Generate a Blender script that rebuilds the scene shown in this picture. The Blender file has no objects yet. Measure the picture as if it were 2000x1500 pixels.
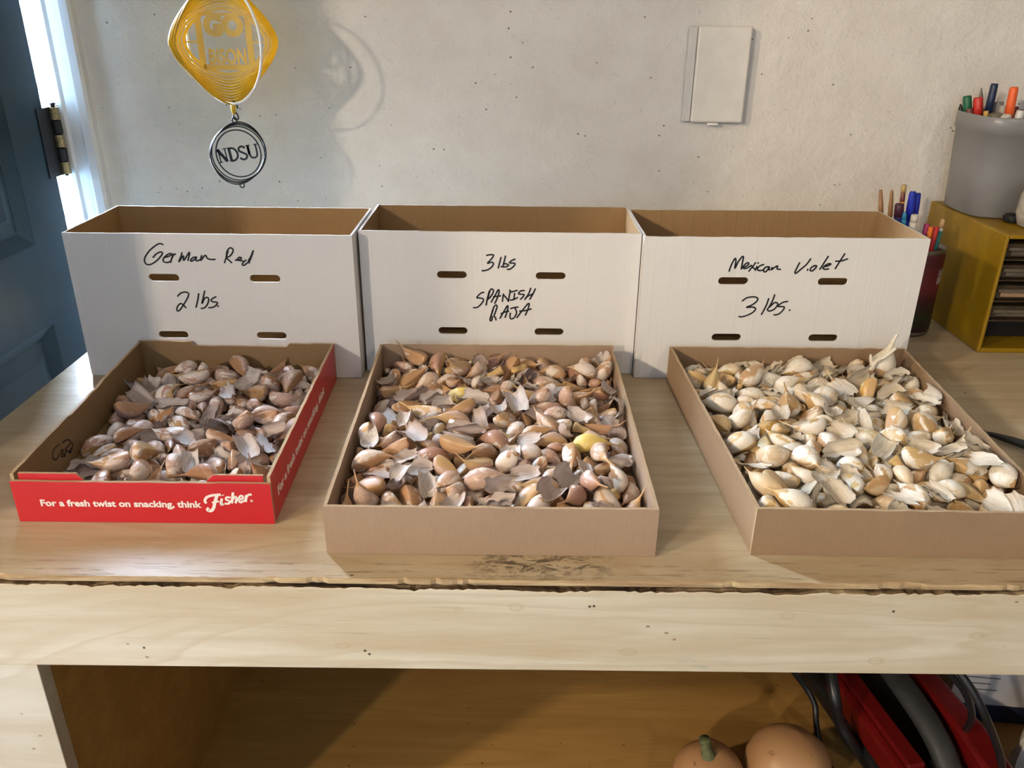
import bpy, bmesh, math, random
from mathutils import Vector, Matrix, Quaternion, Euler
from mathutils.geometry import tessellate_polygon

SC = bpy.context.scene
COL = SC.collection

# ======================= camera, world, lights, exposure =======================
EYE = Vector((0, 0, .48))
PITCH, ROLL, FPX = math.radians(24.2), math.radians(.6), 1620.0
cam = bpy.data.cameras.new('camera')
cam.sensor_width = 36; cam.lens = FPX / 2000 * 36
cam.clip_start = .01; cam.clip_end = 60
camo = bpy.data.objects.new('camera', cam)
camo.matrix_world = Matrix.Translation(EYE) @ Matrix.Rotation(math.pi / 2 - PITCH, 4, 'X') @ Matrix.Rotation(ROLL, 4, 'Z')
COL.objects.link(camo); SC.camera = camo

SC.view_settings.view_transform = 'Standard'
SC.view_settings.look = 'None'
SC.view_settings.gamma = 1
SC.view_settings.use_curve_mapping = False
SC.cycles.max_bounces = 8
SC.view_settings.exposure = -0.12

world = bpy.data.worlds.new('sky'); SC.world = world
world.use_nodes = True
wb = world.node_tree.nodes['Background']
wb.inputs[0].default_value = (.64, .80, 1, 1); wb.inputs[1].default_value = 650.0   # overcast daylight outside the door

def area(name, loc, target, size, power, col, sy=None):
    l = bpy.data.lights.new(name, 'AREA')
    l.shape = 'RECTANGLE' if sy else 'SQUARE'
    l.size = size
    if sy: l.size_y = sy
    l.energy = power; l.color = col
    o = bpy.data.objects.new(name, l)
    o.location = loc
    o.rotation_euler = (Vector(target) - Vector(loc)).to_track_quat('-Z', 'Y').to_euler()
    COL.objects.link(o)
    return o
# two lamps further down the room, past the free edge of the open door, one lamp behind on the other side
area('lamp_far', (-2.50, -2.8, 1.60), (0, 1.1, .1), .13, 84, (1, .83, .63))
area('lamp_mid', (-2.57, -.99, 1.55), (.3, 1.1, .1), .12, 60, (1, .78, .52))
area('lamp_near', (.95, -1.15, 1.42), (.1, 1.1, .1), .16, 9, (1, .84, .65))
# added fill light behind the camera, cool and broad, no source seen
area('cool_fill', (-.7, -3.6, 1.0), (-.3, 1.2, .2), 1.5, 24, (.38, .66, 1), 1.1)
# the doorway as a portal for the sky
po = area('doorway_portal', (-1.21, 1.56, .15), (-1.21, 0, .15), .9, 1, (1, 1, 1), 2.0)
po.data.cycles.is_portal = True

# ================================= helpers =====================================
_p, _r = PITCH, ROLL
_f = Vector((0, math.cos(_p), -math.sin(_p))); _u0 = Vector((0, math.sin(_p), math.cos(_p))); _x0 = Vector((1, 0, 0))
_x = _x0 * math.cos(_r) + _u0 * math.sin(_r); _u = _u0 * math.cos(_r) - _x0 * math.sin(_r)
def on_plane(x, y, p0, n):
    """the point of a plane in the place that a photograph pixel shows"""
    d = _f * FPX + _x * (x - 1000) - _u * (y - 750)
    return EYE + d * ((Vector(p0) - EYE).dot(n) / d.dot(n))

def tag(o, label=None, cat=None, group=None, kind=None):
    if label: o['label'] = label
    if cat: o['category'] = cat
    if group: o['group'] = group
    if kind: o['kind'] = kind
    return o
def empty(name, loc=(0, 0, 0), rot=(0, 0, 0)):
    o = bpy.data.objects.new(name, None); o.location = loc; o.rotation_euler = rot
    o.empty_display_size = .02
    COL.objects.link(o); return o
def link(name, me, mats=(), parent=None, loc=None, rot=None):
    o = bpy.data.objects.new(name, me); COL.objects.link(o)
    for m in (mats if isinstance(mats, (list, tuple)) else [mats]):
        if m: me.materials.append(m)
    if parent: o.parent = parent
    if loc is not None: o.location = loc
    if rot is not None: o.rotation_euler = rot
    return o

class MB:
    """collects shapes into one mesh"""
    def __init__(s): s.v = []; s.f = []; s.m = []; s.sm = []
    def add(s, vs, fs, mi=0, smooth=False, M=None):
        n = len(s.v)
        s.v += [tuple(M @ Vector(v)) if M else tuple(v) for v in vs]
        s.f += [tuple(i + n for i in f) for f in fs]
        s.m += [mi] * len(fs) if isinstance(mi, int) else list(mi); s.sm += [smooth] * len(fs)
        return s
    def box(s, lo, hi, mi=0, M=None):
        x0, y0, z0 = lo; x1, y1, z1 = hi
        vs = [(x0, y0, z0), (x1, y0, z0), (x1, y1, z0), (x0, y1, z0), (x0, y0, z1), (x1, y0, z1), (x1, y1, z1), (x0, y1, z1)]
        return s.add(vs, [(3, 2, 1, 0), (4, 5, 6, 7), (0, 1, 5, 4), (1, 2, 6, 5), (2, 3, 7, 6), (3, 0, 4, 7)], mi, False, M)
    def lathe(s, prof, n=24, mi=0, M=None, smooth=True, sx=1, sy=1, power=2):
        vs, fs = [], []
        for r, z in prof:
            for j in range(n):
                a = 2 * math.pi * j / n
                c, q = math.cos(a), math.sin(a)
                k = (abs(c) ** power + abs(q) ** power) ** (-1 / power)
                vs.append((r * sx * c * k, r * sy * q * k, z))
        for i in range(len(prof) - 1):
            for j in range(n):
                a, b = i * n + j, i * n + (j + 1) % n
                fs.append((a, b, b + n, a + n))
        if prof[0][0] > 1e-6: fs.append(tuple(range(n - 1, -1, -1)))
        if prof[-1][0] > 1e-6: fs.append(tuple((len(prof) - 1) * n + j for j in range(n)))
        return s.add(vs, fs, mi, smooth, M)
    def tube(s, pts, r, n=8, mi=0, closed=False, flat=1.0, M=None, taper=None):
        pts = [Vector(p) for p in pts]; vs, fs = [], []
        up = Vector((0, 0, 1)); N = len(pts); prev = None
        for i, p in enumerate(pts):
            a = pts[i - 1] if (i or closed) else p
            b = pts[(i + 1) % N] if (i < N - 1 or closed) else p
            t = (b - a).normalized()
            if prev is None:
                q = up if abs(t.dot(up)) < .95 else Vector((1, 0, 0))
                prev = (q - t * q.dot(t)).normalized()
            else:
                prev = prev - t * prev.dot(t)
                prev = prev.normalized() if prev.length > 1e-9 else t.orthogonal().normalized()
            c = t.cross(prev)
            rr = r * (taper[i] if taper else 1)
            for j in range(n):
                an = 2 * math.pi * j / n
                vs.append(p + prev * math.cos(an) * rr * flat + c * math.sin(an) * rr)
        for i in range(N if closed else N - 1):
            for j in range(n):
                a, b = i * n + j, i * n + (j + 1) % n
                c2, d2 = ((i + 1) % N) * n + j, ((i + 1) % N) * n + (j + 1) % n
                fs.append((a, b, d2, c2))
        if not closed:
            fs.append(tuple(range(n - 1, -1, -1))); fs.append(tuple((N - 1) * n + j for j in range(n)))
        return s.add(vs, fs, mi, True, M)
    def build(s, name, mats, parent=None, loc=None, rot=None, bevel=0):
        me = bpy.data.meshes.new(name)
        me.from_pydata(s.v, [], s.f)
        for p, m, q in zip(me.polygons, s.m, s.sm): p.material_index = m; p.use_smooth = q
        me.update()
        bm = bmesh.new(); bm.from_mesh(me)
        bmesh.ops.recalc_face_normals(bm, faces=bm.faces)
        if bevel:
            bmesh.ops.bevel(bm, geom=[e for e in bm.edges if e.is_manifold and e.calc_face_angle(0) > .7], offset=bevel, segments=2, affect='EDGES', profile=.5)
        bm.to_mesh(me); bm.free()
        return link(name, me, mats, parent, loc, rot)

def smooth_pts(pts, k=5, closed=False):
    P = [Vector(p) for p in pts]
    if len(P) < 3 and not closed: return P
    out = []; n = len(P)
    for i in range(n if closed else n - 1):
        p0 = P[i - 1] if (i or closed) else P[0]; p1 = P[i]; p2 = P[(i + 1) % n]; p3 = P[(i + 2) % n] if (i + 2 < n or closed) else P[-1]
        for j in range(k):
            t = j / k
            out.append(.5 * ((2 * p1) + (p2 - p0) * t + (2 * p0 - 5 * p1 + 4 * p2 - p3) * t * t + (3 * p1 - p0 - 3 * p2 + p3) * t ** 3))
    if not closed: out.append(P[-1])
    return out

def panel(mb, outer, holes, O, X, Z, th, mi=(0, 1, 2)):
    """sheet cut to an outline: face at O, thickness th along X x Z; mi = front, back, rim material"""
    O, X, Z = Vector(O), Vector(X).normalized(), Vector(Z).normalized()
    N = X.cross(Z)
    loops = [outer] + list(holes)
    flat = [p for l in loops for p in l]
    tris = tessellate_polygon([[Vector((p[0], p[1], 0)) for p in l] for l in loops])
    fr = [O + X * a + Z * b for a, b in flat]; bk = [p + N * th for p in fr]
    n = len(flat)
    def orient(t, d):
        a, b, c = [flat[i] for i in t]
        s = (b[0] - a[0]) * (c[1] - a[1]) - (b[1] - a[1]) * (c[0] - a[0])
        return tuple(t) if s * d > 0 else tuple(t)[::-1]
    fs = [orient(t, -1) for t in tris]; ms = [mi[0]] * len(fs)
    g = [tuple(i + n for i in orient(t, 1)) for t in tris]
    fs += g; ms += [mi[1]] * len(g)
    k = 0
    for l in loops:
        for i in range(len(l)):
            a, b = k + i, k + (i + 1) % len(l)
            fs.append((a, b, b + n, a + n)); ms.append(mi[2])
        k += len(l)
    mb.add(fr + bk, fs, ms)
    return mb
def stadium(cx, cz, w, h, n=7):
    r = h / 2; o = []
    for k in range(n): a = -math.pi / 2 + math.pi * k / (n - 1); o.append((cx + w / 2 - r + r * math.cos(a), cz + r * math.sin(a)))
    for k in range(n): a = math.pi / 2 + math.pi * k / (n - 1); o.append((cx - w / 2 + r + r * math.cos(a), cz + r * math.sin(a)))
    return o
def ribbons(mb, strokes, w, O, X, Z, th, k=5, mi=0, ends=True, lift=0.0):
    """pen strokes given in the plane (O, X, Z) as thin raised ribbons"""
    O, X, Z = Vector(O), Vector(X).normalized(), Vector(Z).normalized(); N = X.cross(Z)
    for si, st in enumerate(strokes):
        ww = w
        if isinstance(st, tuple) and isinstance(st[0], list): st, ww = st
        P = smooth_pts([Vector((a, b, 0)) for a, b in st], k)
        Q = [P[0]]
        for p in P[1:]:
            if (p - Q[-1]).length > ww * .15: Q.append(p)
        if len(Q) < 2: Q.append(Q[0] + Vector((ww * .3, 0, 0)))
        if ends: Q = [Q[0] - (Q[1] - Q[0]).normalized() * ww * .3] + Q + [Q[-1] + (Q[-1] - Q[-2]).normalized() * ww * .3]
        vs, fs = [], []
        for i, p in enumerate(Q):
            t = (Q[min(i + 1, len(Q) - 1)] - Q[max(i - 1, 0)]).normalized()
            e = .55 if ends and i in (0, len(Q) - 1) else 1
            n2 = Vector((-t.y, t.x, 0)) * ww / 2 * e
            for q in (p - n2, p + n2):
                b = O + X * q.x + Z * q.y
                vs += [b, b + N * (th + lift * si)]
        for i in range(len(Q) - 1):
            a = 4 * i; b = a + 4
            fs += [(a, b, b + 2, a + 2), (a + 1, a + 3, b + 3, b + 1), (a, a + 1, b + 1, b), (a + 2, b + 2, b + 3, a + 3)]
        L = 4 * (len(Q) - 1)
        fs += [(0, 2, 3, 1), (L, L + 1, L + 3, L + 2)]
        mb.add(vs, fs, mi)
    return mb
def text_mesh(txt, size, bold=0.0, extrude=.0002, shear=0.0, spacing=1.0):
    c = bpy.data.curves.new('lettering', 'FONT')
    c.body = txt; c.size = size; c.offset = bold; c.extrude = extrude; c.shear = shear; c.space_character = spacing
    c.resolution_u = 3
    o = bpy.data.objects.new('lettering', c); COL.objects.link(o)
    bpy.context.view_layer.update()
    me = bpy.data.meshes.new_from_object(o.evaluated_get(bpy.context.evaluated_depsgraph_get()))
    bpy.data.objects.remove(o); bpy.data.curves.remove(c)
    return me

# ================================ materials ====================================
class NT:
    def __init__(s, name, rough=.6, spec=.4):
        s.mat = bpy.data.materials.new(name); s.mat.use_nodes = True
        s.t = s.mat.node_tree; s.b = s.t.nodes['Principled BSDF']
        s.b.inputs['Roughness'].default_value = rough; s.b.inputs['Specular IOR Level'].default_value = spec
        s._c = None
    def n(s, typ, **kw):
        x = s.t.nodes.new('ShaderNode' + typ)
        for k, v in kw.items():
            if k in x.inputs.keys(): s.put(x.inputs[k], v)
            else: setattr(x, k, v)
        return x
    def put(s, sock, v):
        if isinstance(v, bpy.types.NodeSocket): s.t.links.new(v, sock)
        elif isinstance(v, (tuple, list)) and len(v) == 3 and sock.type == 'RGBA': sock.default_value = (*v, 1)
        else: sock.default_value = v
    def co(s, scale=(1, 1, 1), loc=(0, 0, 0), rot=(0, 0, 0), kind='Object'):
        if s._c is None: s._c = s.n('TexCoord')
        m = s.n('Mapping'); s.put(m.inputs['Vector'], s._c.outputs[kind])
        m.inputs['Scale'].default_value = scale; m.inputs['Location'].default_value = loc; m.inputs['Rotation'].default_value = rot
        return m.outputs[0]
    def noise(s, vec, scale, detail=4, rough=.55, dist=0.0):
        x = s.n('TexNoise', Scale=scale, Detail=detail, Roughness=rough, Distortion=dist); s.put(x.inputs['Vector'], vec)
        return x.outputs['Fac']
    def ramp(s, fac, *stops):
        x = s.n('ValToRGB'); s.put(x.inputs[0], fac); r = x.color_ramp
        while len(r.elements) < len(stops): r.elements.new(.5)
        for e, (p, c) in zip(r.elements, stops):
            e.position = p; e.color = (c, c, c, 1) if not isinstance(c, (tuple, list)) else (*c, 1)
        return x.outputs[0]
    def mix(s, fac, a, b, mode='MIX'):
        x = s.n('Mix', data_type='RGBA', blend_type=mode)
        s.put(x.inputs[0], fac); s.put(x.inputs[6], a); s.put(x.inputs[7], b)
        return x.outputs[2]
    def math(s, op, a, b=0.0, clamp=False):
        x = s.n('Math', operation=op, use_clamp=clamp); s.put(x.inputs[0], a); s.put(x.inputs[1], b)
        return x.outputs[0]
    def color(s, c): s.put(s.b.inputs['Base Color'], c); return s
    def bump(s, h, strength=.3, dist=.001):
        x = s.n('Bump', Strength=strength, Distance=dist); s.put(x.inputs['Height'], h)
        s.put(s.b.inputs['Normal'], x.outputs[0]); return s

def plain(name, col, rough=.5, var=.12, scale=60, spec=.4, metal=0, bump=0):
    t = NT(name, rough, spec)
    f = t.noise(t.co(), scale, 3)
    lo = tuple(c * (1 - var) for c in col); hi = tuple(min(1, c * (1 + var)) for c in col)
    t.color(t.ramp(f, (.3, lo), (.7, hi)))
    t.b.inputs['Metallic'].default_value = metal
    if bump: t.bump(f, bump, .001)
    return t.mat

def wood(name, light, mid, dark, gx=3, gy=45, rough=.55, axis=0, stains=None, scratch=.5):
    """plywood: long streaks with cathedral figure"""
    t = NT(name, rough, .3)
    sc = [gy, gy, gy]; sc[axis] = gx
    warp = t.noise(t.co((1.2, 1.2, 1.2)), 2.5, 2)
    big = [9, 9, 9]; big[axis] = 1.3
    c1 = t.co(tuple(big))
    fig = t.noise(c1, 1.0, 3, .5, 1.2)
    rings = t.math('FRACT', t.math('MULTIPLY', fig, 9.0))
    ringm = t.ramp(rings, (0, 0.0), (.55, .25), (.85, 1.0), (1, .1))
    streak = t.noise(t.co(tuple(sc)), 1.0, 6, .65, .3)
    c = t.mix(t.ramp(streak, (.32, 0.0), (.68, 1.0)), light, mid)
    c = t.mix(t.math('MULTIPLY', ringm, .55), c, mid)
    fine = [260, 260, 260]; fine[axis] = 9
    fn = t.noise(t.co(tuple(fine)), 1.0, 4, .7)
    c = t.mix(t.math('MULTIPLY', t.ramp(fn, (.62, 0.0), (.72, 1.0)), scratch), c, dark)
    blot = t.noise(t.co((1, 1, 1)), 7, 4, .6)
    c = t.mix(t.math('MULTIPLY', t.ramp(blot, (.45, 0.0), (.7, 1.0)), .35), c, mid)
    spk = t.n('TexVoronoi', Scale=38.0); t.put(spk.inputs['Vector'], t.co((1, 1.6, 1.6)))
    spm = t.ramp(t.noise(t.co(), 9, 2), (.56, 0.0), (.6, 1.0))
    c = t.mix(t.math('MULTIPLY', t.ramp(spk.outputs['Distance'], (.055, 1.0), (.10, 0.0)), spm), c, dark)
    if stains: c = stains(t, c)
    t.color(c)
    t.bump(t.math('ADD', streak, t.math('MULTIPLY', fn, .6)), .22, .0006)
    return t.mat

def box_mask(t, lo, hi, soft):
    """1 inside a box of object space, fading over soft"""
    s = t.n('SeparateXYZ'); t.put(s.inputs[0], t.co())
    m = None
    for k, (a, b) in enumerate(zip(lo, hi)):
        if a is None: continue
        w = t.n('MapRange', interpolation_type='SMOOTHSTEP'); t.put(w.inputs[0], s.outputs[k]); w.inputs[1].default_value = a - soft; w.inputs[2].default_value = a + soft
        v = t.n('MapRange', interpolation_type='SMOOTHSTEP'); t.put(v.inputs[0], s.outputs[k]); v.inputs[1].default_value = b + soft; v.inputs[2].default_value = b - soft
        q = t.math('MULTIPLY', w.outputs[0], v.outputs[0])
        m = q if m is None else t.math('MULTIPLY', m, q)
    return m

def top_stains(t, c):
    """dark scuffs ground into the top in front of the middle tray, brown worn front strip, thin scratches"""
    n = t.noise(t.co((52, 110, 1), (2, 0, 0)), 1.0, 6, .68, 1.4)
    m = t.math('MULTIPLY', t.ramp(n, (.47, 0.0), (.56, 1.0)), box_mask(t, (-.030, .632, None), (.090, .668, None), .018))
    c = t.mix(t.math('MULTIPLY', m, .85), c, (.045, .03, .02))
    n2 = t.noise(t.co((22, 240, 1), (3, 0, 0)), 1.0, 4, .6, .3)
    m2 = t.math('MULTIPLY', t.ramp(n2, (.56, 0.0), (.66, 1.0)), box_mask(t, (-.75, .615, None), (1.3, .655, None), .012))
    c = t.mix(t.math('MULTIPLY', m2, .6), c, (.16, .10, .06))
    n3 = t.noise(t.co((14, 420, 1), (7, 0, 0), (0, 0, .35)), 1.0, 2, .5, .2)
    c = t.mix(t.math('MULTIPLY', t.ramp(n3, (.70, 0.0), (.74, 1.0)), .5), c, (.08, .055, .035))
    return c

M = {}
M['wood_top'] = wood('weathered_plywood', (.57, .48, .335), (.41, .305, .175), (.11, .075, .042), 3, 40, .36, 0, top_stains, .5)
def apron_knots(t, c):
    """small oval knots, a few nail holes and a greenish smear on the front board"""
    s = t.n('SeparateXYZ'); t.put(s.inputs[0], t.co()); wob = t.noise(t.co(), 160, 2)
    for x, z, a, b in ((.262, -.036, .009, .006), (.445, -.058, .009, .0055), (.355, -.090, .010, .006), (.006, -.030, .009, .006), (.115, -.082, .011, .006), (-.160, -.078, .009, .005), (-.048, -.033, .005, .003)):
        u = t.math('DIVIDE', t.math('SUBTRACT', s.outputs[0], x), a); v = t.math('DIVIDE', t.math('SUBTRACT', s.outputs[2], z), b)
        d = t.math('ADD', t.math('SQRT', t.math('ADD', t.math('MULTIPLY', u, u), t.math('MULTIPLY', v, v))), t.math('MULTIPLY', t.math('SUBTRACT', wob, .5), .5))
        c = t.mix(t.math('MULTIPLY', t.ramp(d, (.45, .25), (.62, .8), (.80, .25), (1.0, 0.0)), .6), c, (.40, .30, .18))
    for x, z in ((.075, -.028), (.079, -.0275), (-.135, -.088), (-.139, -.084), (.36, -.030), (-.352, -.083)):
        u = t.math('SUBTRACT', s.outputs[0], x); v = t.math('SUBTRACT', s.outputs[2], z)
        d = t.math('SQRT', t.math('ADD', t.math('MULTIPLY', u, u), t.math('MULTIPLY', v, v)))
        c = t.mix(t.ramp(t.math('MULTIPLY', d, 100.0), (.10, 1.0), (.18, 0.0)), c, (.07, .045, .03))
    g = t.noise(t.co((50, 50, 160)), 1.0, 4)
    m = t.math('MULTIPLY', t.ramp(g, (.48, 0.0), (.62, 1.0)), box_mask(t, (.165, None, -.102), (.21, None, -.088), .010))
    return t.mix(t.math('MULTIPLY', m, .55), c, (.22, .33, .26))
M['wood_apron'] = wood('pale_plywood', (.65, .605, .485), (.47, .375, .245), (.28, .20, .12), 2.2, 26, .5, 0, apron_knots, .38)
M['wood_leg'] = wood('pale_plywood_post', (.60, .56, .465), (.46, .385, .275), (.28, .20, .12), 2.2, 20, .5, 0, None, .3)
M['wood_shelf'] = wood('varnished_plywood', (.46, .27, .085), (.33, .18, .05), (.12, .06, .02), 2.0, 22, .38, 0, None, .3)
M['ply_edge'] = wood('ply_edge', (.60, .47, .27), (.30, .19, .10), (.03, .02, .012), 14, 220, .8, 0, None, .9)
t = NT('seam_dark', .9, .2)
f = t.noise(t.co((9, 60, 60)), 1.0, 5, .7, .4)
t.color(t.ramp(f, (.36, (.45, .34, .20)), (.50, (.12, .075, .04)), (.62, (.03, .02, .012)))); M['seam_dark'] = t.mat  # darkness of the open gap painted into the seam, broken by cream

t = NT('plaster_wall', .75, .25)
n1 = t.noise(t.co(), 90, 6, .65); n2 = t.noise(t.co((1, 1, 1), (4, 2, 1)), 16, 5, .6)
vs_ = t.n('TexVoronoi', Scale=46.0); t.put(vs_.inputs['Vector'], t.co((1, 1, 1.3)))
spots = t.ramp(vs_.outputs['Distance'], (.06, 1.0), (.11, 0.0))
gate = t.ramp(t.noise(t.co((1, 1, 1), (9, 0, 3)), 30, 2), (.54, 0.0), (.57, 1.0))
c = t.mix(t.ramp(n2, (.3, 0.0), (.75, 1.0)), (.66, .62, .57), (.74, .71, .66))
c = t.mix(t.math('MULTIPLY', t.math('MULTIPLY', spots, gate), .85), c, (.10, .085, .07))
n3 = t.noise(t.co((1, 1, 1), (1, 5, 3)), 140, 3, .6)
c = t.mix(t.math('MULTIPLY', t.ramp(n3, (.66, 0.0), (.72, 1.0)), .28), c, (.30, .27, .24))
t.color(c)
t.bump(t.math('ADD', t.math('MULTIPLY', n1, .8), n2), .75, .004)
M['wall'] = t.mat
M['ceiling'] = plain('bare_board_ceiling', (.26, .22, .18), .85, .15, 6)
M['floor'] = plain('concrete_floor', (.13, .125, .12), .8, .2, 8)
M['wall_dark'] = plain('bare_board_wall', (.20, .17, .14), .85, .2, 6)
M['trim'] = plain('white_gloss_paint', (.74, .75, .76), .22, .04, 30)
M['door'] = plain('teal_door_paint', (.0028, .016, .027), .42, .15, 14, spec=.25)
M['steel_dark'] = plain('dark_hinge_steel', (.012, .012, .014), .4, .2, 200, metal=.6)
M['brass'] = plain('worn_brass', (.24, .19, .10), .35, .3, 200, metal=.9)
M['plate'] = plain('white_plastic_plate', (.70, .67, .62), .45, .05, 40)
M['plate_side'] = plain('grey_plastic_strip', (.60, .58, .55), .45, .05, 40)

def board(name, col, var=.1, rough=.8, flutes=0.0, dirt=.25, spec=.2):
    t = NT(name, rough, spec)
    f = t.noise(t.co((1, 1, .25)), 320, 3, .7); g = t.noise(t.co(), 14, 4, .6)
    lo = tuple(c * (1 - var) for c in col); hi = tuple(min(1, c * (1 + var)) for c in col)
    c = t.mix(f, lo, hi)
    c = t.mix(t.math('MULTIPLY', t.ramp(g, (.5, 0.0), (.8, 1.0)), dirt), c, tuple(x * .62 for x in col))
    t.color(c)
    if flutes:
        s = t.n('SeparateXYZ'); t.put(s.inputs[0], t.co())
        w = t.math('SINE', t.math('MULTIPLY', s.outputs[0], 900.0))
        cr = t.noise(t.co((22, 22, .6)), 1.0, 2, .5, .2)
        t.bump(t.math('ADD', t.math('MULTIPLY', w, .12), t.math('MULTIPLY', t.ramp(cr, (.47, 0.0), (.5, 1.0), (.53, 0.0)), 1.2)), flutes, .0012)
    else: t.bump(f, .12, .0005)
    return t.mat
M['white_board'] = board('white_corrugated_board', (.72, .71, .70), .02, .55, .12, .08)
M['kraft_in'] = board('brown_kraft_liner', (.30, .185, .088), .07, .85, .25, .2)
M['kraft'] = board('kraft_tray_board', (.345, .240, .165), .10, .85, 0, .2)
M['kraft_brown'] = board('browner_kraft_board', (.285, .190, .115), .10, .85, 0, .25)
M['kraft_edge'] = board('kraft_cut_edge', (.44, .32, .20), .25, .9, 0, .3)
M['white_edge'] = board('white_cut_edge', (.55, .50, .44), .15, .9, 0, .2)
M['kraft_dark'] = board('dark_kraft_liner', (.235, .15, .075), .09, .85, 0, .25)
M['red_board'] = board('glossy_red_print', (.50, .011, .018), .05, .38, 0, .12, .5)
M['ink'] = plain('black_marker_ink', (.008, .008, .012), .45, .2, 90)
M['white_print'] = plain('white_print', (.82, .78, .75), .5, .05, 60)

def skin(name, stops, paper=(.62, .56, .50), paper_amt=.5, rough=.38, streak=.5, stripe=(.30, .16, .14), cheek=((.46, .26, .11), (.38, .20, .10), (.55, .36, .16))):
    """garlic skin: colour differs from clove to clove, fine veins along the clove, papery remnants"""
    t = NT(name, rough, .5)
    oi = t.n('ObjectInfo'); rnd = oi.outputs['Random']
    base = t.ramp(rnd, *stops)
    off = t.n('VectorMath', operation='SCALE'); t.put(off.inputs[0], oi.outputs['Location']); off.inputs['Scale'].default_value = 37.0
    def co(scale):
        a = t.n('VectorMath', operation='ADD'); t.put(a.inputs[0], t.co(scale)); t.put(a.inputs[1], off.outputs[0]); return a.outputs[0]
    veins = t.noise(co((22, 620, 620)), 1.0, 3, .6, .15)
    pm = t.noise(co((45, 70, 70)), 1.0, 3, .6, .6)
    blot = t.noise(co((70, 90, 90)), 1.0, 2)
    c = t.mix(t.math('MULTIPLY', t.ramp(veins, (.45, 0.0), (.68, 1.0)), streak), base, stripe)
    sz = t.n('SeparateXYZ'); t.put(sz.inputs[0], t.co())
    side = t.math('ADD', t.math('MULTIPLY', sz.outputs[2], -70.0), t.math('MULTIPLY', blot, .9))      # bare inner cheeks
    flesh = t.ramp(t.math('FRACT', t.math('MULTIPLY', rnd, 7.31)), (0, cheek[0]), (.5, cheek[1]), (1, cheek[2]))
    c = t.mix(t.math('MULTIPLY', t.ramp(side, (.52, 0.0), (.66, 1.0)), .9), c, flesh)
    gate = t.math('SUBTRACT', t.math('ADD', pm, t.math('MULTIPLY', t.math('SUBTRACT', rnd, .5), .22)), t.math('MULTIPLY', t.ramp(side, (.5, 0.0), (.7, 1.0)), .09))
    pap = t.mix(t.math('MULTIPLY', t.ramp(veins, (.5, 0.0), (.7, 1.0)), .35), paper, tuple(x * .72 for x in paper))
    c = t.mix(t.math('MULTIPLY', t.ramp(gate, (.53 - .12 * paper_amt, 0.0), (.56 - .12 * paper_amt, 1.0)), .9), c, pap)
    t.color(c)
    t.put(t.b.inputs['Roughness'], t.ramp(pm, (.45, rough), (.6, .55)))
    t.bump(t.math('ADD', veins, t.math('MULTIPLY', pm, .8)), .35, .0006)
    return t.mat
def paper(name, a, b, stripe, trans=.28):
    t = NT(name, .5, .35)
    oi = t.n('ObjectInfo')
    v = t.noise(t.co((18, 520, 520)), 1.0, 3, .6, .2); g = t.noise(t.co(), 120, 3)
    c = t.ramp(oi.outputs['Random'], (0, a), (.6, b), (1, tuple(x * 1.06 for x in a)))
    c = t.mix(t.math('MULTIPLY', t.ramp(v, (.5, 0.0), (.68, 1.0)), .5), c, stripe)
    c = t.mix(t.math('MULTIPLY', t.ramp(g, (.55, 0.0), (.75, 1.0)), .25), c, stripe)
    t.color(c); t.bump(v, .4, .0005)
    tr = t.n('BsdfTranslucent'); t.put(tr.inputs[0], c)
    mx = t.n('MixShader'); mx.inputs[0].default_value = trans
    t.put(mx.inputs[1], t.b.outputs[0]); t.put(mx.inputs[2], tr.outputs[0])
    t.put(t.t.nodes['Material Output'].inputs[0], mx.outputs[0])
    return t.mat
CLOVE = [skin('purple_tan_garlic_skin', ((0, (.36, .23, .19)), (.3, (.52, .39, .34)), (.55, (.62, .50, .46)), (.8, (.46, .28, .21)), (1, (.58, .42, .33))), (.72, .64, .61), .15, .27, .55, (.27, .13, .12), ((.40, .21, .09), (.30, .155, .085), (.50, .32, .14))),
         skin('rosy_brown_garlic_skin', ((0, (.34, .17, .11)), (.3, (.52, .34, .25)), (.55, (.62, .48, .38)), (.8, (.46, .25, .12)), (1, (.60, .42, .24))), (.70, .61, .54), .1, .30, .5, (.32, .16, .14)),
         skin('cream_garlic_skin', ((0, (.56, .40, .22)), (.3, (.70, .57, .39)), (.55, (.74, .65, .51)), (.8, (.62, .44, .22)), (1, (.70, .58, .33))), (.80, .75, .66), .35, .36, .35, (.46, .29, .20), ((.58, .37, .14), (.46, .26, .12), (.64, .47, .20)))]
FLAKE = [paper('grey_lilac_garlic_paper', (.74, .69, .68), (.58, .49, .47), (.38, .28, .27)),
         paper('pinkish_garlic_paper', (.78, .71, .66), (.62, .50, .44), (.42, .29, .25)),
         paper('ivory_garlic_paper', (.86, .82, .73), (.74, .65, .51), (.52, .41, .28))]
M['stub'] = plain('dry_stem_stub', (.52, .35, .15), .7, .3, 160, bump=.3)
M['clove_yellow'] = skin('peeled_yellow_clove', ((0, (.66, .50, .13)), (1, (.70, .52, .15))), (.70, .60, .30), -.6, .3, .2, (.5, .32, .1))
M['clove_amber'] = skin('amber_clove', ((0, (.52, .30, .09)), (1, (.56, .34, .10))), (.6, .5, .3), -.6, .3, .4, (.30, .13, .04))
M['bulb'] = skin('ivory_bulb_skin', ((0, (.70, .64, .52)), (1, (.74, .68, .57))), (.76, .71, .62), .2, .45, .3, (.52, .42, .30))

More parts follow.
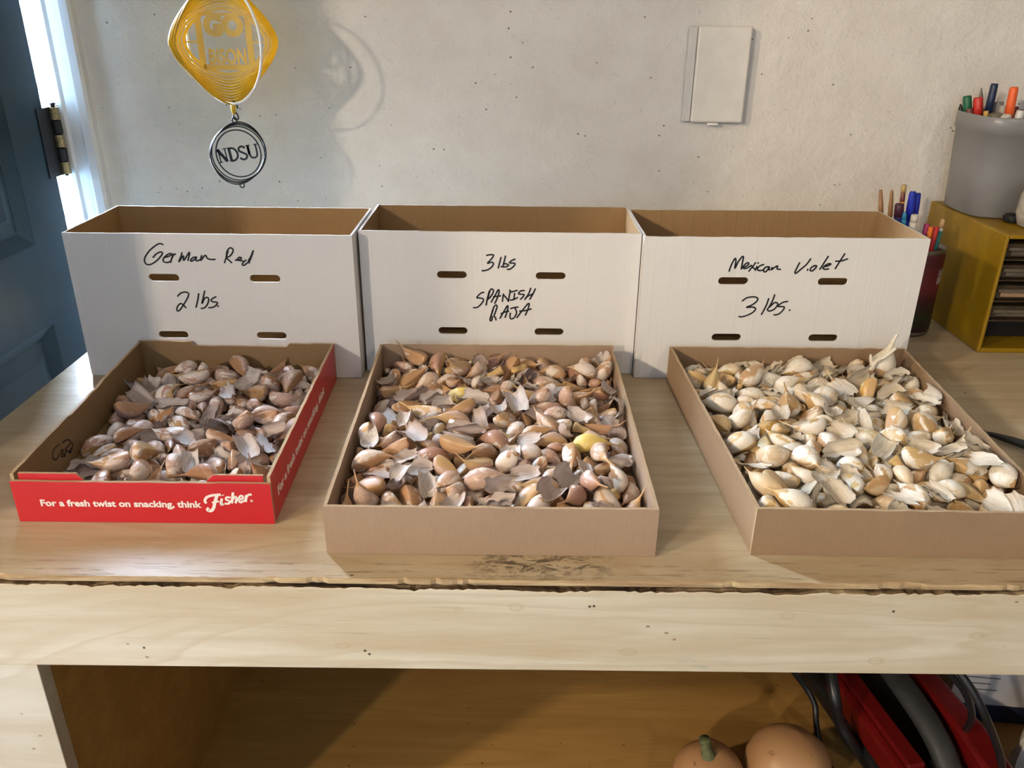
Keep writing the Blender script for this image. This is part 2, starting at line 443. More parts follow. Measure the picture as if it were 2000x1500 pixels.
# ============================ the room ========================================
WALL_Y = 1.46
def struct(name, mb, m, parent=None, **kw):
    o = mb.build(name, m, parent, **kw)
    if parent is None: o['kind'] = 'structure'
    return o
X0, X1, Y0, ZF, ZC = -3.1, 2.4, -4.0, -.90, 1.80
JX, DL, DH = -.768, -1.66, 1.13          # doorway: hinge jamb, far jamb, head
mb = MB(); mb.box((JX, WALL_Y, ZF), (X1, WALL_Y + .14, ZC)); mb.box((X0, WALL_Y, ZF), (DL, WALL_Y + .14, ZC)); mb.box((DL, WALL_Y, DH), (JX, WALL_Y + .14, ZC))
struct('wall_back', mb, M['wall'])
struct('wall_left', MB().box((X0 - .1, Y0, ZF), (X0, WALL_Y + .14, ZC)), M['wall_dark'])
struct('wall_right', MB().box((X1, Y0, ZF), (X1 + .1, WALL_Y + .14, ZC)), M['wall_dark'])
struct('wall_front', MB().box((X0 - .1, Y0 - .1, ZF), (X1 + .1, Y0, ZC)), M['wall_dark'])
struct('floor', MB().box((X0 - .1, Y0 - .1, ZF - .1), (X1 + .1, WALL_Y + .14, ZF)), M['floor'])
struct('ceiling', MB().box((X0 - .1, Y0 - .1, ZC), (X1 + .1, WALL_Y + .14, ZC + .1)), M['ceiling'])

# white door casing: stepped profile standing on the wall, with the jamb board behind
tr = empty('trim_1', (JX, WALL_Y, ZF)); tr['kind'] = 'structure'; tag(tr, 'white painted door casing with stepped profile beside the open teal door')
prof = [(-.002, 0), (-.002, -.011), (.006, -.015), (.014, -.015), (.018, -.010), (.036, -.012), (.043, -.019), (.056, -.019), (.060, -.014), (.060, 0)]
mb = MB(); n = len(prof); h = DH + .05 - ZF
mb.add([(a, b, 0) for a, b in prof] + [(a, b, h) for a, b in prof], [tuple(range(n)), tuple(range(n, 2 * n))] + [(i, (i + 1) % n, n + (i + 1) % n, n + i) for i in range(n)])
mb.build('casing', M['trim'], tr)
MB().box((-.016, .0, 0), (-.0005, .14, h - .05)).build('jamb', M['trim'], tr)

# open teal door, hinged at that casing and swung into the room, seen edge-on
DX, DY1, DY0 = -.766, 1.406, .50
dr = empty('door_1', (DX, DY1, ZF + .01), (0, 0, math.radians(-2))); dr['kind'] = 'structure'; tag(dr, 'dark teal panelled door swung open beside the workbench')
w = DY1 - DY0; hh = DH - ZF - .02; th = .042
def door_pan(z0, z1, y0, y1):
    return [(-y1, z0), (-y0, z0), (-y0, z1), (-y1, z1)]
pans = [(.18, .885, .10, .42), (.18, .885, .505, .80), (1.02, 1.62, .10, .42), (1.02, 1.62, .505, .80), (1.72, 1.92, .10, .42), (1.72, 1.92, .505, .80)]
mb = MB()
mb.box((-th + .012, -w, 0), (-.012, 0, hh))
for sgn in (0, 1):
    sheet = MB(); x = 0.0 if sgn == 0 else -th
    o_ = [(-w, 0), (0, 0), (0, hh), (-w, hh)]
    hl = [[(-y1, z0), (-y0, z0), (-y0, z1), (-y1, z1)] for z0, z1, y0, y1 in pans]
    panel(mb, o_, hl, (x, 0, 0), (0, 1, 0), (0, 0, 1), -.012 if sgn == 0 else .012, (0, 0, 0))
mb.build('slab', M['door'], dr)
for z0, z1, y0, y1 in pans:       # moulded edge and raised field of each panel
    mb = MB(); e = .022
    a = [(-.0005, -y0, z0), (-.0005, -y0, z1), (-.0005, -y1, z1), (-.0005, -y1, z0)]
    b = [(-.011, -y0 - e, z0 + e), (-.011, -y0 - e, z1 - e), (-.011, -y1 + e, z1 - e), (-.011, -y1 + e, z0 + e)]
    e2 = .05
    c_ = [(-.004, -y0 - e2, z0 + e2), (-.004, -y0 - e2, z1 - e2), (-.004, -y1 + e2, z1 - e2), (-.004, -y1 + e2, z0 + e2)]
    mb.add(a + b + c_, [(i, (i + 1) % 4, 4 + (i + 1) % 4, 4 + i) for i in range(4)] + [(4 + i, 4 + (i + 1) % 4, 8 + (i + 1) % 4, 8 + i) for i in range(4)] + [(8, 9, 10, 11)])
    mb.build('panel', M['door'], dr)
hg = empty('hinge', (.004, .024, 0)); hg.parent = dr
def at_z(z): return z - ZF - .01
for zc in (.275, -.66, .95):
    z0, z1 = at_z(zc - .055), at_z(zc + .055)
    hz = MB(); hz.box((-.0038, -.045, z0), (-.0022, -.002, z1)); hz.box((-.003, .002, z0), (-.0015, .016, z1))
    hz.build('hinge_leaf', M['steel_dark'], hg)
    for k in range(5):
        s = (z1 - z0) / 5
        mb = MB(); mb.lathe([(.0085, z0 + k * s + .0012), (.0085, z0 + (k + 1) * s - .0012)], 14, smooth=False)
        mb.build('knuckle', M['brass'] if k % 2 == 0 else M['steel_dark'], hg)
    MB().lathe([(.0035, z0 - .002), (.0035, z1 + .002), (.006, z1 + .003), (.004, z1 + .006), (0, z1 + .007)], 10).build('hinge_pin', M['steel_dark'], hg)

# outdoors: ground and a leafy shrub seen through the hinge gap
struct('ground', MB().box((-8, WALL_Y + .14, ZF - .12), (6, 12, ZF - .04)), plain('gravel_ground', (.45, .44, .40), .9, .3, 20))
sh = empty('leafy_shrub', (-1.38, 3.0, ZF - .04)); tag(sh, 'leafy green shrub outside, seen through the gap beside the door', 'shrub')
leafm = plain('dark_green_leaf', (.006, .020, .003), .6, .35, 40)
rg = random.Random(4)
stm = MB()
for k in range(5): stm.tube(smooth_pts([(0, 0, 0), (rg.uniform(-.15, .15), rg.uniform(-.1, .1), .6), (rg.uniform(-.25, .25), rg.uniform(-.15, .15), 1.25)], 5), .008, 6)
stm.build('stems', plain('bark', (.12, .08, .05), .8, .3), sh)
lm = MB(); out = [(0, 0), (.018, .03), (.022, .06), (.014, .095), (0, .125), (-.014, .095), (-.022, .06), (-.018, .03)]
lm.add([(a, b, .006 * math.cos(a * 90)) for a, b in out] + [(a, b, .006 * math.cos(a * 90) - .001) for a, b in out], [tuple(range(8)), tuple(range(15, 7, -1))] + [(i, 8 + i, 8 + (i + 1) % 8, (i + 1) % 8) for i in range(8)])
first = None
for k in range(70):
    z = rg.choice([rg.uniform(.15, .95), rg.uniform(.25, .9), rg.uniform(1.15, 1.32)])
    loc = (rg.uniform(-.30, .30), rg.uniform(-.25, .25), z); rot = (rg.uniform(.4, 1.6), rg.uniform(-.8, .8), rg.uniform(0, 6.28))
    if first is None: first = lm.build('leaf', leafm, sh, loc, rot)
    else:
        o = first.copy(); COL.objects.link(o); o.parent = sh; o.location = loc; o.rotation_euler = rot

# white cover plate on the wall
pl = empty('wall_cover_plate', (.279, WALL_Y, .3135)); tag(pl, 'blank white rectangular cover plate mounted on the plaster wall', 'cover plate')
pw, ph = .1015, .1475
MB().box((0, -.005, 0), (pw, 0, ph)).build('back_plate', M['plate_side'], pl, bevel=.0012)
MB().box((.0, -.013, .001), (.0135, -.005, ph - .001)).build('side_strip', M['plate_side'], pl, bevel=.0015)
MB().box((.0143, -.017, .0), (pw - .001, -.005, ph)).build('face_cover', M['plate'], pl, bevel=.003)
MB().box((.043, -.019, -.004), (.060, -.008, -.0005)).build('catch', M['white_print'], pl, bevel=.0006)

# ============================ workbench =======================================
BX0, BX1, BY0 = -.648, 1.45, .624
bn = empty('workbench', (0, 0, 0)); tag(bn, 'long pale plywood workbench with a deep front board and open shelf below', 'workbench')
rg = random.Random(12)
# top: slab with a chipped front arris
mb = MB(); N = 420
xs = [BX0 + (BX1 - BX0) * k / N for k in range(N + 1)]
wob = []
v_ = 0
for k in range(N + 1):
    v_ = .82 * v_ + rg.uniform(-.0007, .0007)
    chip = rg.choice([0, 0, 0, 0, 0, .0012, .0022]) if math.sin(k * .23) + math.sin(k * .071) > .2 else 0
    wob.append((v_ + chip, chip))
vs, fs = [], []
for x, (a, ch) in zip(xs, wob):
    vs += [(x, WALL_Y - .001, 0), (x, BY0 + max(0, a) + .0012, 0), (x, BY0 + max(0, a) * .7, -.0012 - ch * .5), (x, BY0 + .0004 + ch, -.0052), (x, WALL_Y - .001, -.0052)]
for k in range(N):
    for j in range(5):
        a, b = k * 5 + j, k * 5 + (j + 1) % 5
        fs.append((a, b, b + 5, a + 5))
mi = []
for k in range(N): mi += [0, 1, 1, 0, 0]
mb.add(vs, fs + [(0, 1, 2, 3, 4), tuple(N * 5 + j for j in (4, 3, 2, 1, 0))], mi + [1, 1])
mb.build('bench_top', [M['wood_top'], M['ply_edge']], bn)
MB().box((BX0, BY0 + .0050, -.0085), (BX1, WALL_Y - .001, -.0053)).build('top_seam', M['seam_dark'], bn)
# front board and post
AZ = -.1055
mb = MB(); vs = []; fs = []
v_ = 0
for k, x in enumerate(xs):
    v_ = .8 * v_ + rg.uniform(-.0005, .0005)
    zt = -.0086 - abs(v_) * 2.2 - (rg.choice([0, 0, 0, 0, .0012])) - .0012 * max(0, math.sin(x * 5 + 1))
    vs += [(x, BY0 + .0002, zt), (x, BY0 - .0004, zt - .0012), (x, BY0 - .0004, AZ), (x, BY0 + .018, AZ), (x, BY0 + .018, zt)]
for k in range(N):
    for j in range(5):
        a, b = k * 5 + j, k * 5 + (j + 1) % 5
        fs.append((a, b, b + 5, a + 5))
mb.add(vs, fs + [(0, 1, 2, 3, 4), tuple(N * 5 + j for j in (4, 3, 2, 1, 0))], [0, 0, 0, 0, 1] * N + [0, 0])
mb.build('front_board', [M['wood_apron'], M['seam_dark']], bn)
SZ = -.557
LX = -.4605
MB().box((BX0, BY0 - .0003, ZF), (LX, BY0 + .0178, AZ - .0004)).build('post', M['wood_leg'], bn, bevel=.0008)
MB().box((BX0, BY0 + .0182, ZF), (BX0 + .018, WALL_Y - .002, -.0086)).build('end_panel', plain('dark_unseen_end', (.03, .025, .02), .8, .3, 12), bn)  # unseen end kept dark to cut light bounced onto the door
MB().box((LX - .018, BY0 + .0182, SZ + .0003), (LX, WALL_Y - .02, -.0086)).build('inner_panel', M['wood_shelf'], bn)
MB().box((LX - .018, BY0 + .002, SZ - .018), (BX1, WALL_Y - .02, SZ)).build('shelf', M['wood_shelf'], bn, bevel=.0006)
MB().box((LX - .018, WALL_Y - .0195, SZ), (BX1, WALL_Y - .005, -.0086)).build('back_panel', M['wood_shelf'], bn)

# ============================ white boxes =====================================
BW, BD, BH, BT = .385, .168, .2065, .003
def white_box(name, cx, y, rz, label):
    o = empty(name, (cx, y, .0), (0, 0, rz)); tag(o, label, 'box', 'white cardboard boxes along the wall')
    h2 = BW / 2
    rr = random.Random(int(cx * 1000) + 5)
    def wav(n, amp): return [rr.uniform(-amp, amp) for _ in range(n)]
    slots = [stadium(-h2 + sx, z, .0415, .0105) for sx in (.126, .263) for z in (.146, .0635)]
    base = .0006
    def top(n, a0, a1, amp=.0003):
        return [(a0 + (a1 - a0) * k / n, BH + rr.uniform(-amp, amp)) for k in range(n + 1)]
    mats = [M['white_board'], M['kraft_in'], M['white_edge']]
    mb = MB(); panel(mb, [(-h2, base), (h2, base)] + top(24, h2, -h2), slots, (0, 0, 0), (1, 0, 0), (0, 0, 1), -BT, (0, 1, 2)); mb.build('front_panel', mats, o)
    mb = MB(); panel(mb, [(-h2, base), (h2, base)] + top(24, h2, -h2), [], (0, BD, 0), (1, 0, 0), (0, 0, 1), BT, (0, 1, 2)); mb.build('back_panel', mats, o)
    for s in (-1, 1):
        mb2 = MB(); panel(mb2, [(BT, base), (BD - BT, base)] + top(8, BD - BT, BT), [stadium(BD / 2, .146, .0415, .0105), stadium(BD / 2, .0635, .0415, .0105)], (s * h2, 0, 0), (0, 1, 0), (0, 0, 1), BT * -s, (0, 1, 2))
        mb2.build('side_panel', mats, o)
    MB().box((-h2 + BT, BT, base), (h2 - BT, BD - BT, base + BT)).build('bottom_panel', M['kraft_dark'], o)  # darker board here stands in for the shade inside the box
    return o
B1 = white_box('cardboard_box', -.4070, 1.083, math.radians(.15), 'white cardboard box hand-lettered German Red and 2 lbs, nearest the door')
B2 = white_box('cardboard_box', -.0185, 1.110, math.radians(-.25), 'middle white cardboard box hand-lettered 3 lbs SPANISH RAJA')
B3 = white_box('cardboard_box', .3680, 1.096, math.radians(.6), 'white cardboard box hand-lettered Mexican Violet and 3 lbs, beside the pencil can')

def writing(box, strokes, ox, oy, k, w=.0021):
    bpy.context.view_layer.update()
    mw = box.matrix_world; inv = mw.inverted()
    n = (mw.to_3x3() @ Vector((0, -1, 0))); p0 = mw.translation
    out = []
    for st in strokes:
        l = []
        for x, y in st:
            q = inv @ on_plane(ox + x * k, oy + y * k, p0, n); l.append((q.x, q.z))
        out.append(l)
    mb = MB(); ribbons(mb, out, w, (0, -.00012, 0), (1, 0, 0), (0, 0, 1), .0003)
    o = mb.build('marker_writing', M['ink'], box); o['label'] = 'black handwritten marker lettering'
    return o
W1 = [[(390, 118), (350, 105), (300, 125), (220, 190), (165, 265), (148, 320), (165, 365), (210, 380), (270, 355), (330, 305), (375, 250), (380, 220), (350, 215), (300, 240), (260, 285)],
      [(400, 285), (450, 275), (503, 250), (498, 235), (460, 240), (410, 280), (390, 320), (410, 345), (455, 350), (495, 328)], [(532, 240), (505, 290), (490, 350)], [(502, 300), (528, 252), (553, 240)],
      [(637, 222), (620, 280), (595, 345), (655, 262), (660, 325), (735, 215), (715, 325)],
      [(822, 280), (785, 285), (750, 318), (760, 335), (800, 312), (827, 280), (815, 315), (835, 330), (867, 315)], [(892, 260), (880, 325), (925, 268), (950, 262), (962, 290), (1000, 310), (1070, 310)],
      [(1237, 200), (1215, 275), (1190, 355)], [(1212, 290), (1226, 200), (1265, 160), (1300, 180), (1295, 220), (1262, 265), (1216, 288), (1245, 318), (1285, 355)],
      [(1330, 320), (1375, 318), (1412, 295), (1385, 283), (1355, 312), (1390, 326), (1432, 330)], [(1472, 318), (1440, 345), (1420, 375), (1440, 388), (1480, 362), (1520, 325), (1550, 250), (1567, 190), (1535, 270), (1502, 330), (1517, 358)],
      [(580, 790), (620, 750), (680, 735), (722, 755), (710, 810), (670, 880), (620, 955), (590, 982), (570, 970), (580, 920), (620, 885), (655, 905), (690, 940)],
      [(855, 755), (840, 850), (820, 935)], [(932, 722), (915, 800), (897, 885), (930, 820), (965, 805), (985, 830), (970, 890), (930, 940), (885, 948)],
      [(1080, 797), (1040, 815), (1015, 845), (1040, 863), (1090, 868), (1095, 890), (1050, 930), (985, 940)], [(1100, 918), (1114, 922)]]
writing(B1, W1[:11], 260, 460, .15); writing(B1, W1[11:], 260, 460, .15)
W2 = [[(470, 178), (520, 165), (600, 170), (560, 240), (487, 320), (560, 300), (595, 320), (580, 370), (510, 430), (430, 455), (385, 455)], [(735, 210), (710, 310), (685, 410)],
      [(818, 185), (795, 280), (770, 375)], [(735, 380), (790, 388), (850, 375), (873, 350), (830, 330), (785, 330)], [(995, 243), (930, 270), (893, 312), (985, 320), (980, 360), (920, 415), (880, 432), (848, 428)],
      [(425, 850), (370, 865), (320, 910), (292, 950), (340, 955), (405, 970), (410, 1010), (350, 1090), (290, 1130), (230, 1132)],
      [(522, 830), (490, 950), (462, 1085)], [(490, 985), (530, 830), (560, 790), (595, 810), (585, 870), (530, 950), (485, 975)],
      [(555, 1030), (620, 920), (685, 805), (700, 850), (665, 960), (620, 1055)], [(595, 930), (660, 925), (730, 915)], [(780, 880), (770, 950), (760, 1020)], [(775, 895), (825, 945), (872, 1012)], [(870, 1020), (890, 900), (908, 812)],
      [(893, 812), (920, 845), (965, 835), (1035, 815)], [(985, 870), (978, 930), (965, 985)], [(905, 992), (965, 985), (1040, 945)], [(1165, 820), (1100, 825), (1057, 868), (1070, 885), (1155, 892), (1140, 930), (1090, 980)],
      [(1280, 775), (1240, 880), (1170, 985)], [(1365, 785), (1320, 880), (1260, 980)], [(1190, 950), (1240, 915), (1320, 880)],
      [(590, 1170), (560, 1260), (535, 1340), (545, 1375), (570, 1350), (572, 1300), (545, 1285)], [(552, 1290), (600, 1130), (640, 1085), (665, 1110), (645, 1180), (607, 1288), (630, 1310), (645, 1360)],
      [(715, 1330), (790, 1200), (855, 1095), (860, 1150), (840, 1230), (810, 1310)], [(735, 1245), (800, 1215), (880, 1195)], [(910, 1150), (980, 1130), (1050, 1122)], [(985, 1135), (1010, 1180), (1018, 1240), (980, 1310), (930, 1338), (900, 1310), (905, 1230)],
      [(1025, 1315), (1120, 1190), (1230, 1060), (1250, 1080), (1225, 1170), (1180, 1270)], [(1075, 1195), (1180, 1185), (1290, 1155)]]
writing(B2, W2[:5], 900, 480, .10667); writing(B2, W2[5:20], 900, 480, .10667); writing(B2, W2[20:], 900, 480, .10667)
W3 = [[(170, 355), (205, 260), (255, 175), (265, 220), (250, 315), (300, 220), (355, 150), (370, 165), (355, 240), (340, 325)], [(342, 310), (400, 290), (445, 255), (430, 235), (390, 260), (365, 300), (385, 318), (430, 305), (470, 280)],
      [(475, 270), (500, 300), (530, 325)], [(540, 235), (490, 300), (445, 355)], [(560, 285), (535, 345)], [(570, 240), (580, 243)], [(655, 262), (610, 275), (570, 310), (575, 340), (610, 345), (650, 335)],
      [(720, 290), (680, 300), (650, 335), (665, 365), (700, 345), (735, 290), (725, 330), (742, 335)], [(772, 300), (760, 335), (800, 305), (847, 280), (840, 320), (890, 330)],
      [(1155, 235), (1120, 300), (1090, 365), (1105, 382), (1180, 320), (1250, 260), (1310, 180)], [(1270, 325), (1262, 345)], [(1370, 275), (1320, 300), (1300, 340), (1330, 350), (1375, 310), (1390, 280), (1355, 278)], [(1555, 145), (1500, 230), (1435, 330)],
      [(1490, 290), (1550, 280), (1590, 255), (1560, 250), (1510, 275), (1480, 310), (1510, 328), (1560, 320)], [(1785, 110), (1720, 210), (1650, 320)], [(1655, 215), (1740, 210), (1825, 182)],
      [(355, 770), (420, 725), (520, 712), (570, 735), (550, 780), (480, 830), (412, 858), (500, 855), (540, 880), (500, 930), (420, 970), (350, 990), (305, 985)], [(722, 735), (690, 830), (620, 960)],
      [(808, 682), (770, 780), (730, 850), (705, 890), (730, 910), (790, 890), (840, 840), (845, 800), (800, 795), (740, 850)], [(990, 775), (920, 790), (852, 843), (930, 850), (935, 880), (880, 940), (830, 962), (795, 962)], [(1010, 895), (1022, 902)]]
writing(B3, W3[:9], 1400, 480, .14); writing(B3, W3[9:16], 1400, 480, .14); writing(B3, W3[16:], 1400, 480, .14)

# ---- garlic shapes -------------------------------------------------------
def clove_mesh(name, seed, L, W, fat=1.0, bend=.18, tail=.12):
    """one garlic clove: blunt root end, round back, two flat inner cheeks meeting in a ridge, dry pointed tip"""
    rg = random.Random(seed)
    ns = 14
    vs, fs = [], []
    prof = [(0, .34), (.02, .46), (.08, .66), (.20, .90), (.36, 1.0), (.52, .95), (.66, .78), (.78, .55), (.87, .35), (.94, .19), (1.0, .10), (1.0 + tail, .04)]
    nr = len(prof)
    side = rg.uniform(-.2, .2); skew = rg.uniform(-.22, .22)
    for k, (t, r) in enumerate(prof):
        cz = -bend * L * 1.5 * (t - .42) ** 2
        cy = side * L * (t - .4) ** 2
        for j in range(ns):
            a = 2 * math.pi * j / ns
            c, s = math.cos(a), math.sin(a)
            if s < -.05:       # flat cheeks running to the inner ridge
                f = min(1, abs(s)); yy = math.copysign((1 - f) ** .9, c) * .96 + skew * f; zz = -.82 * f
            else:
                yy = c * 1.0; zz = s * .90
            rr = r * W / 2 * (1 + rg.uniform(-.02, .02))
            vs.append((t * L, cy + yy * rr * fat, cz + zz * rr))
    for k in range(nr - 1):
        for j in range(ns):
            a, b = k * ns + j, k * ns + (j + 1) % ns
            fs.append((a, b, b + ns, a + ns))
    fs.append(tuple(range(ns - 1, -1, -1)))
    fs.append(tuple((nr - 1) * ns + j for j in range(ns)))
    cx = L * .45
    vs = [(x - cx, y, z) for x, y, z in vs]
    me = bpy.data.meshes.new(name)
    me.from_pydata(vs, [], fs)
    for p in me.polygons: p.use_smooth = True
    me.update()
    return me

def stub_mesh(name, seed, L, R):
    """short cut end of a dry garlic stem, flared at the root"""
    rg = random.Random(seed); ns = 12; vs, fs = [], []
    prof = [(-.5, 1.25), (-.42, 1.35), (-.2, 1.0), (.2, .86), (.5, .90), (.5, .62), (.3, .50)]
    for t, r in prof:
        for j in range(ns):
            a = 2 * math.pi * j / ns; q = R * r * (1 + rg.uniform(-.06, .06)); vs.append((t * L, math.cos(a) * q, math.sin(a) * q))
    for k in range(len(prof) - 1):
        for j in range(ns): a, b = k * ns + j, k * ns + (j + 1) % ns; fs.append((a, b, b + ns, a + ns))
    fs.append(tuple(range(ns - 1, -1, -1))); fs.append(tuple((len(prof) - 1) * ns + j for j in range(ns)))
    me = bpy.data.meshes.new(name); me.from_pydata(vs, [], fs)
    for p in me.polygons: p.use_smooth = True
    me.update(); return me

def flake_mesh(name, seed, L, W, curl=2.2, rag=.22, fold=.0):
    """a loose papery skin: a curled, ragged sheet with real thickness"""
    rg = random.Random(seed)
    nu, nv = 9, 7
    top = []
    edge_a = [1 + rg.uniform(-rag, rag) for _ in range(nv)]
    edge_b = [1 + rg.uniform(-rag, rag) for _ in range(nv)]
    wl = [1 + rg.uniform(-rag, rag) * .8 for _ in range(nu)]
    wr = [1 + rg.uniform(-rag, rag) * .8 for _ in range(nu)]
    cup = rg.uniform(.2, 1.1); tw = rg.uniform(-.7, .7)
    R = W / curl
    taper = rg.uniform(.25, .8)
    for i in range(nu):
        u = i / (nu - 1) * 2 - 1
        for j in range(nv):
            v = j / (nv - 1) * 2 - 1
            x = u * L / 2 * (edge_b[j] if u > 0 else edge_a[j])
            w = (1 - taper * max(0, u) ** 1.6) * (1 - .35 * max(0, -u) ** 2)
            ang = v * curl / 2 * w * (wr[i] if v > 0 else wl[i]) + tw * u * .5
            y = R * math.sin(ang); z = R * math.cos(ang) - R
            z -= cup * (u * u) * L * .16
            z += fold * math.sin(3 * u + seed) * W * .2 + rg.uniform(-1, 1) * W * .022
            top.append((x, y, z))
    th = .00022
    vs = top + [(x, y * .985, z - th) for x, y, z in top]
    n = len(top); fs = []
    for i in range(nu - 1):
        for j in range(nv - 1):
            a = i * nv + j
            fs.append((a, a + nv, a + nv + 1, a + 1))
            fs.append((n + a, n + a + 1, n + a + nv + 1, n + a + nv))
    rim = [i * nv for i in range(nu)] + [(nu - 1) * nv + j for j in range(1, nv)] + [i * nv + nv - 1 for i in range(nu - 2, -1, -1)] + list(range(nv - 2, 0, -1))
    for a, b in zip(rim, rim[1:] + rim[:1]): fs.append((a, a + n, b + n, b)[::-1])
    me = bpy.data.meshes.new(name)
    me.from_pydata(vs, [], fs)
    for p in me.polygons: p.use_smooth = True
    me.update()
    return me

# inner floor corners of the three trays (front left, front right, back right, back left)
TRAYQ = [((-.497, .716), (-.244, .716), (-.2525, 1.0745), (-.5185, 1.0765)),
         ((-.1735, .667), (.1365, .667), (.137, 1.079), (-.181, 1.0745)),
         ((.237, .672), (.519, .669), (.547, 1.081), (.2235, 1.079))]
TRAYH = (.055, .054, .053)
def garlic_kinds(t):
    """the shapes of one tray: 8 cloves, 8 papery skins, 2 stem stubs, as (mesh, 0 clove / 1 skin / 2 stub)"""
    L, W = ((.0375, .0205), (.0355, .0205), (.0350, .0225))[t]
    rg = random.Random(50 + t)
    out = []
    for k in range(8):
        s = (.66, .80, .90, .97, 1.03, 1.10, 1.18, 1.26)[k]
        out.append((clove_mesh('garlic_clove', 100 * t + k, L * s, W * s * rg.uniform(.9, 1.1), rg.uniform(.72, 1.05), rg.uniform(.15, .5), rg.uniform(.03, .28)), 0))
    for k in range(8):
        s = (.7, .85, 1.0, 1.15, .9, 1.0, 1.1, 1.25)[k]
        if k < 4: m = flake_mesh('garlic_skin', 500 + 100 * t + k, L * s * .82, W * s * rg.uniform(.95, 1.3), rg.uniform(1.1, 2.2), rg.uniform(.15, .32), rg.uniform(.2, .7))
        else: m = flake_mesh('garlic_skin', 500 + 100 * t + k, L * s * .9, W * s * rg.uniform(1.4, 1.7), rg.uniform(2.8, 3.7), rg.uniform(.08, .2), rg.uniform(0, .25))   # half shells
        out.append((m, 1))
    for k in range(2): out.append((stub_mesh('garlic_stub', 900 + 10 * t + k, (.016, .022)[k], (.0042, .0050)[k]), 2))
    return out
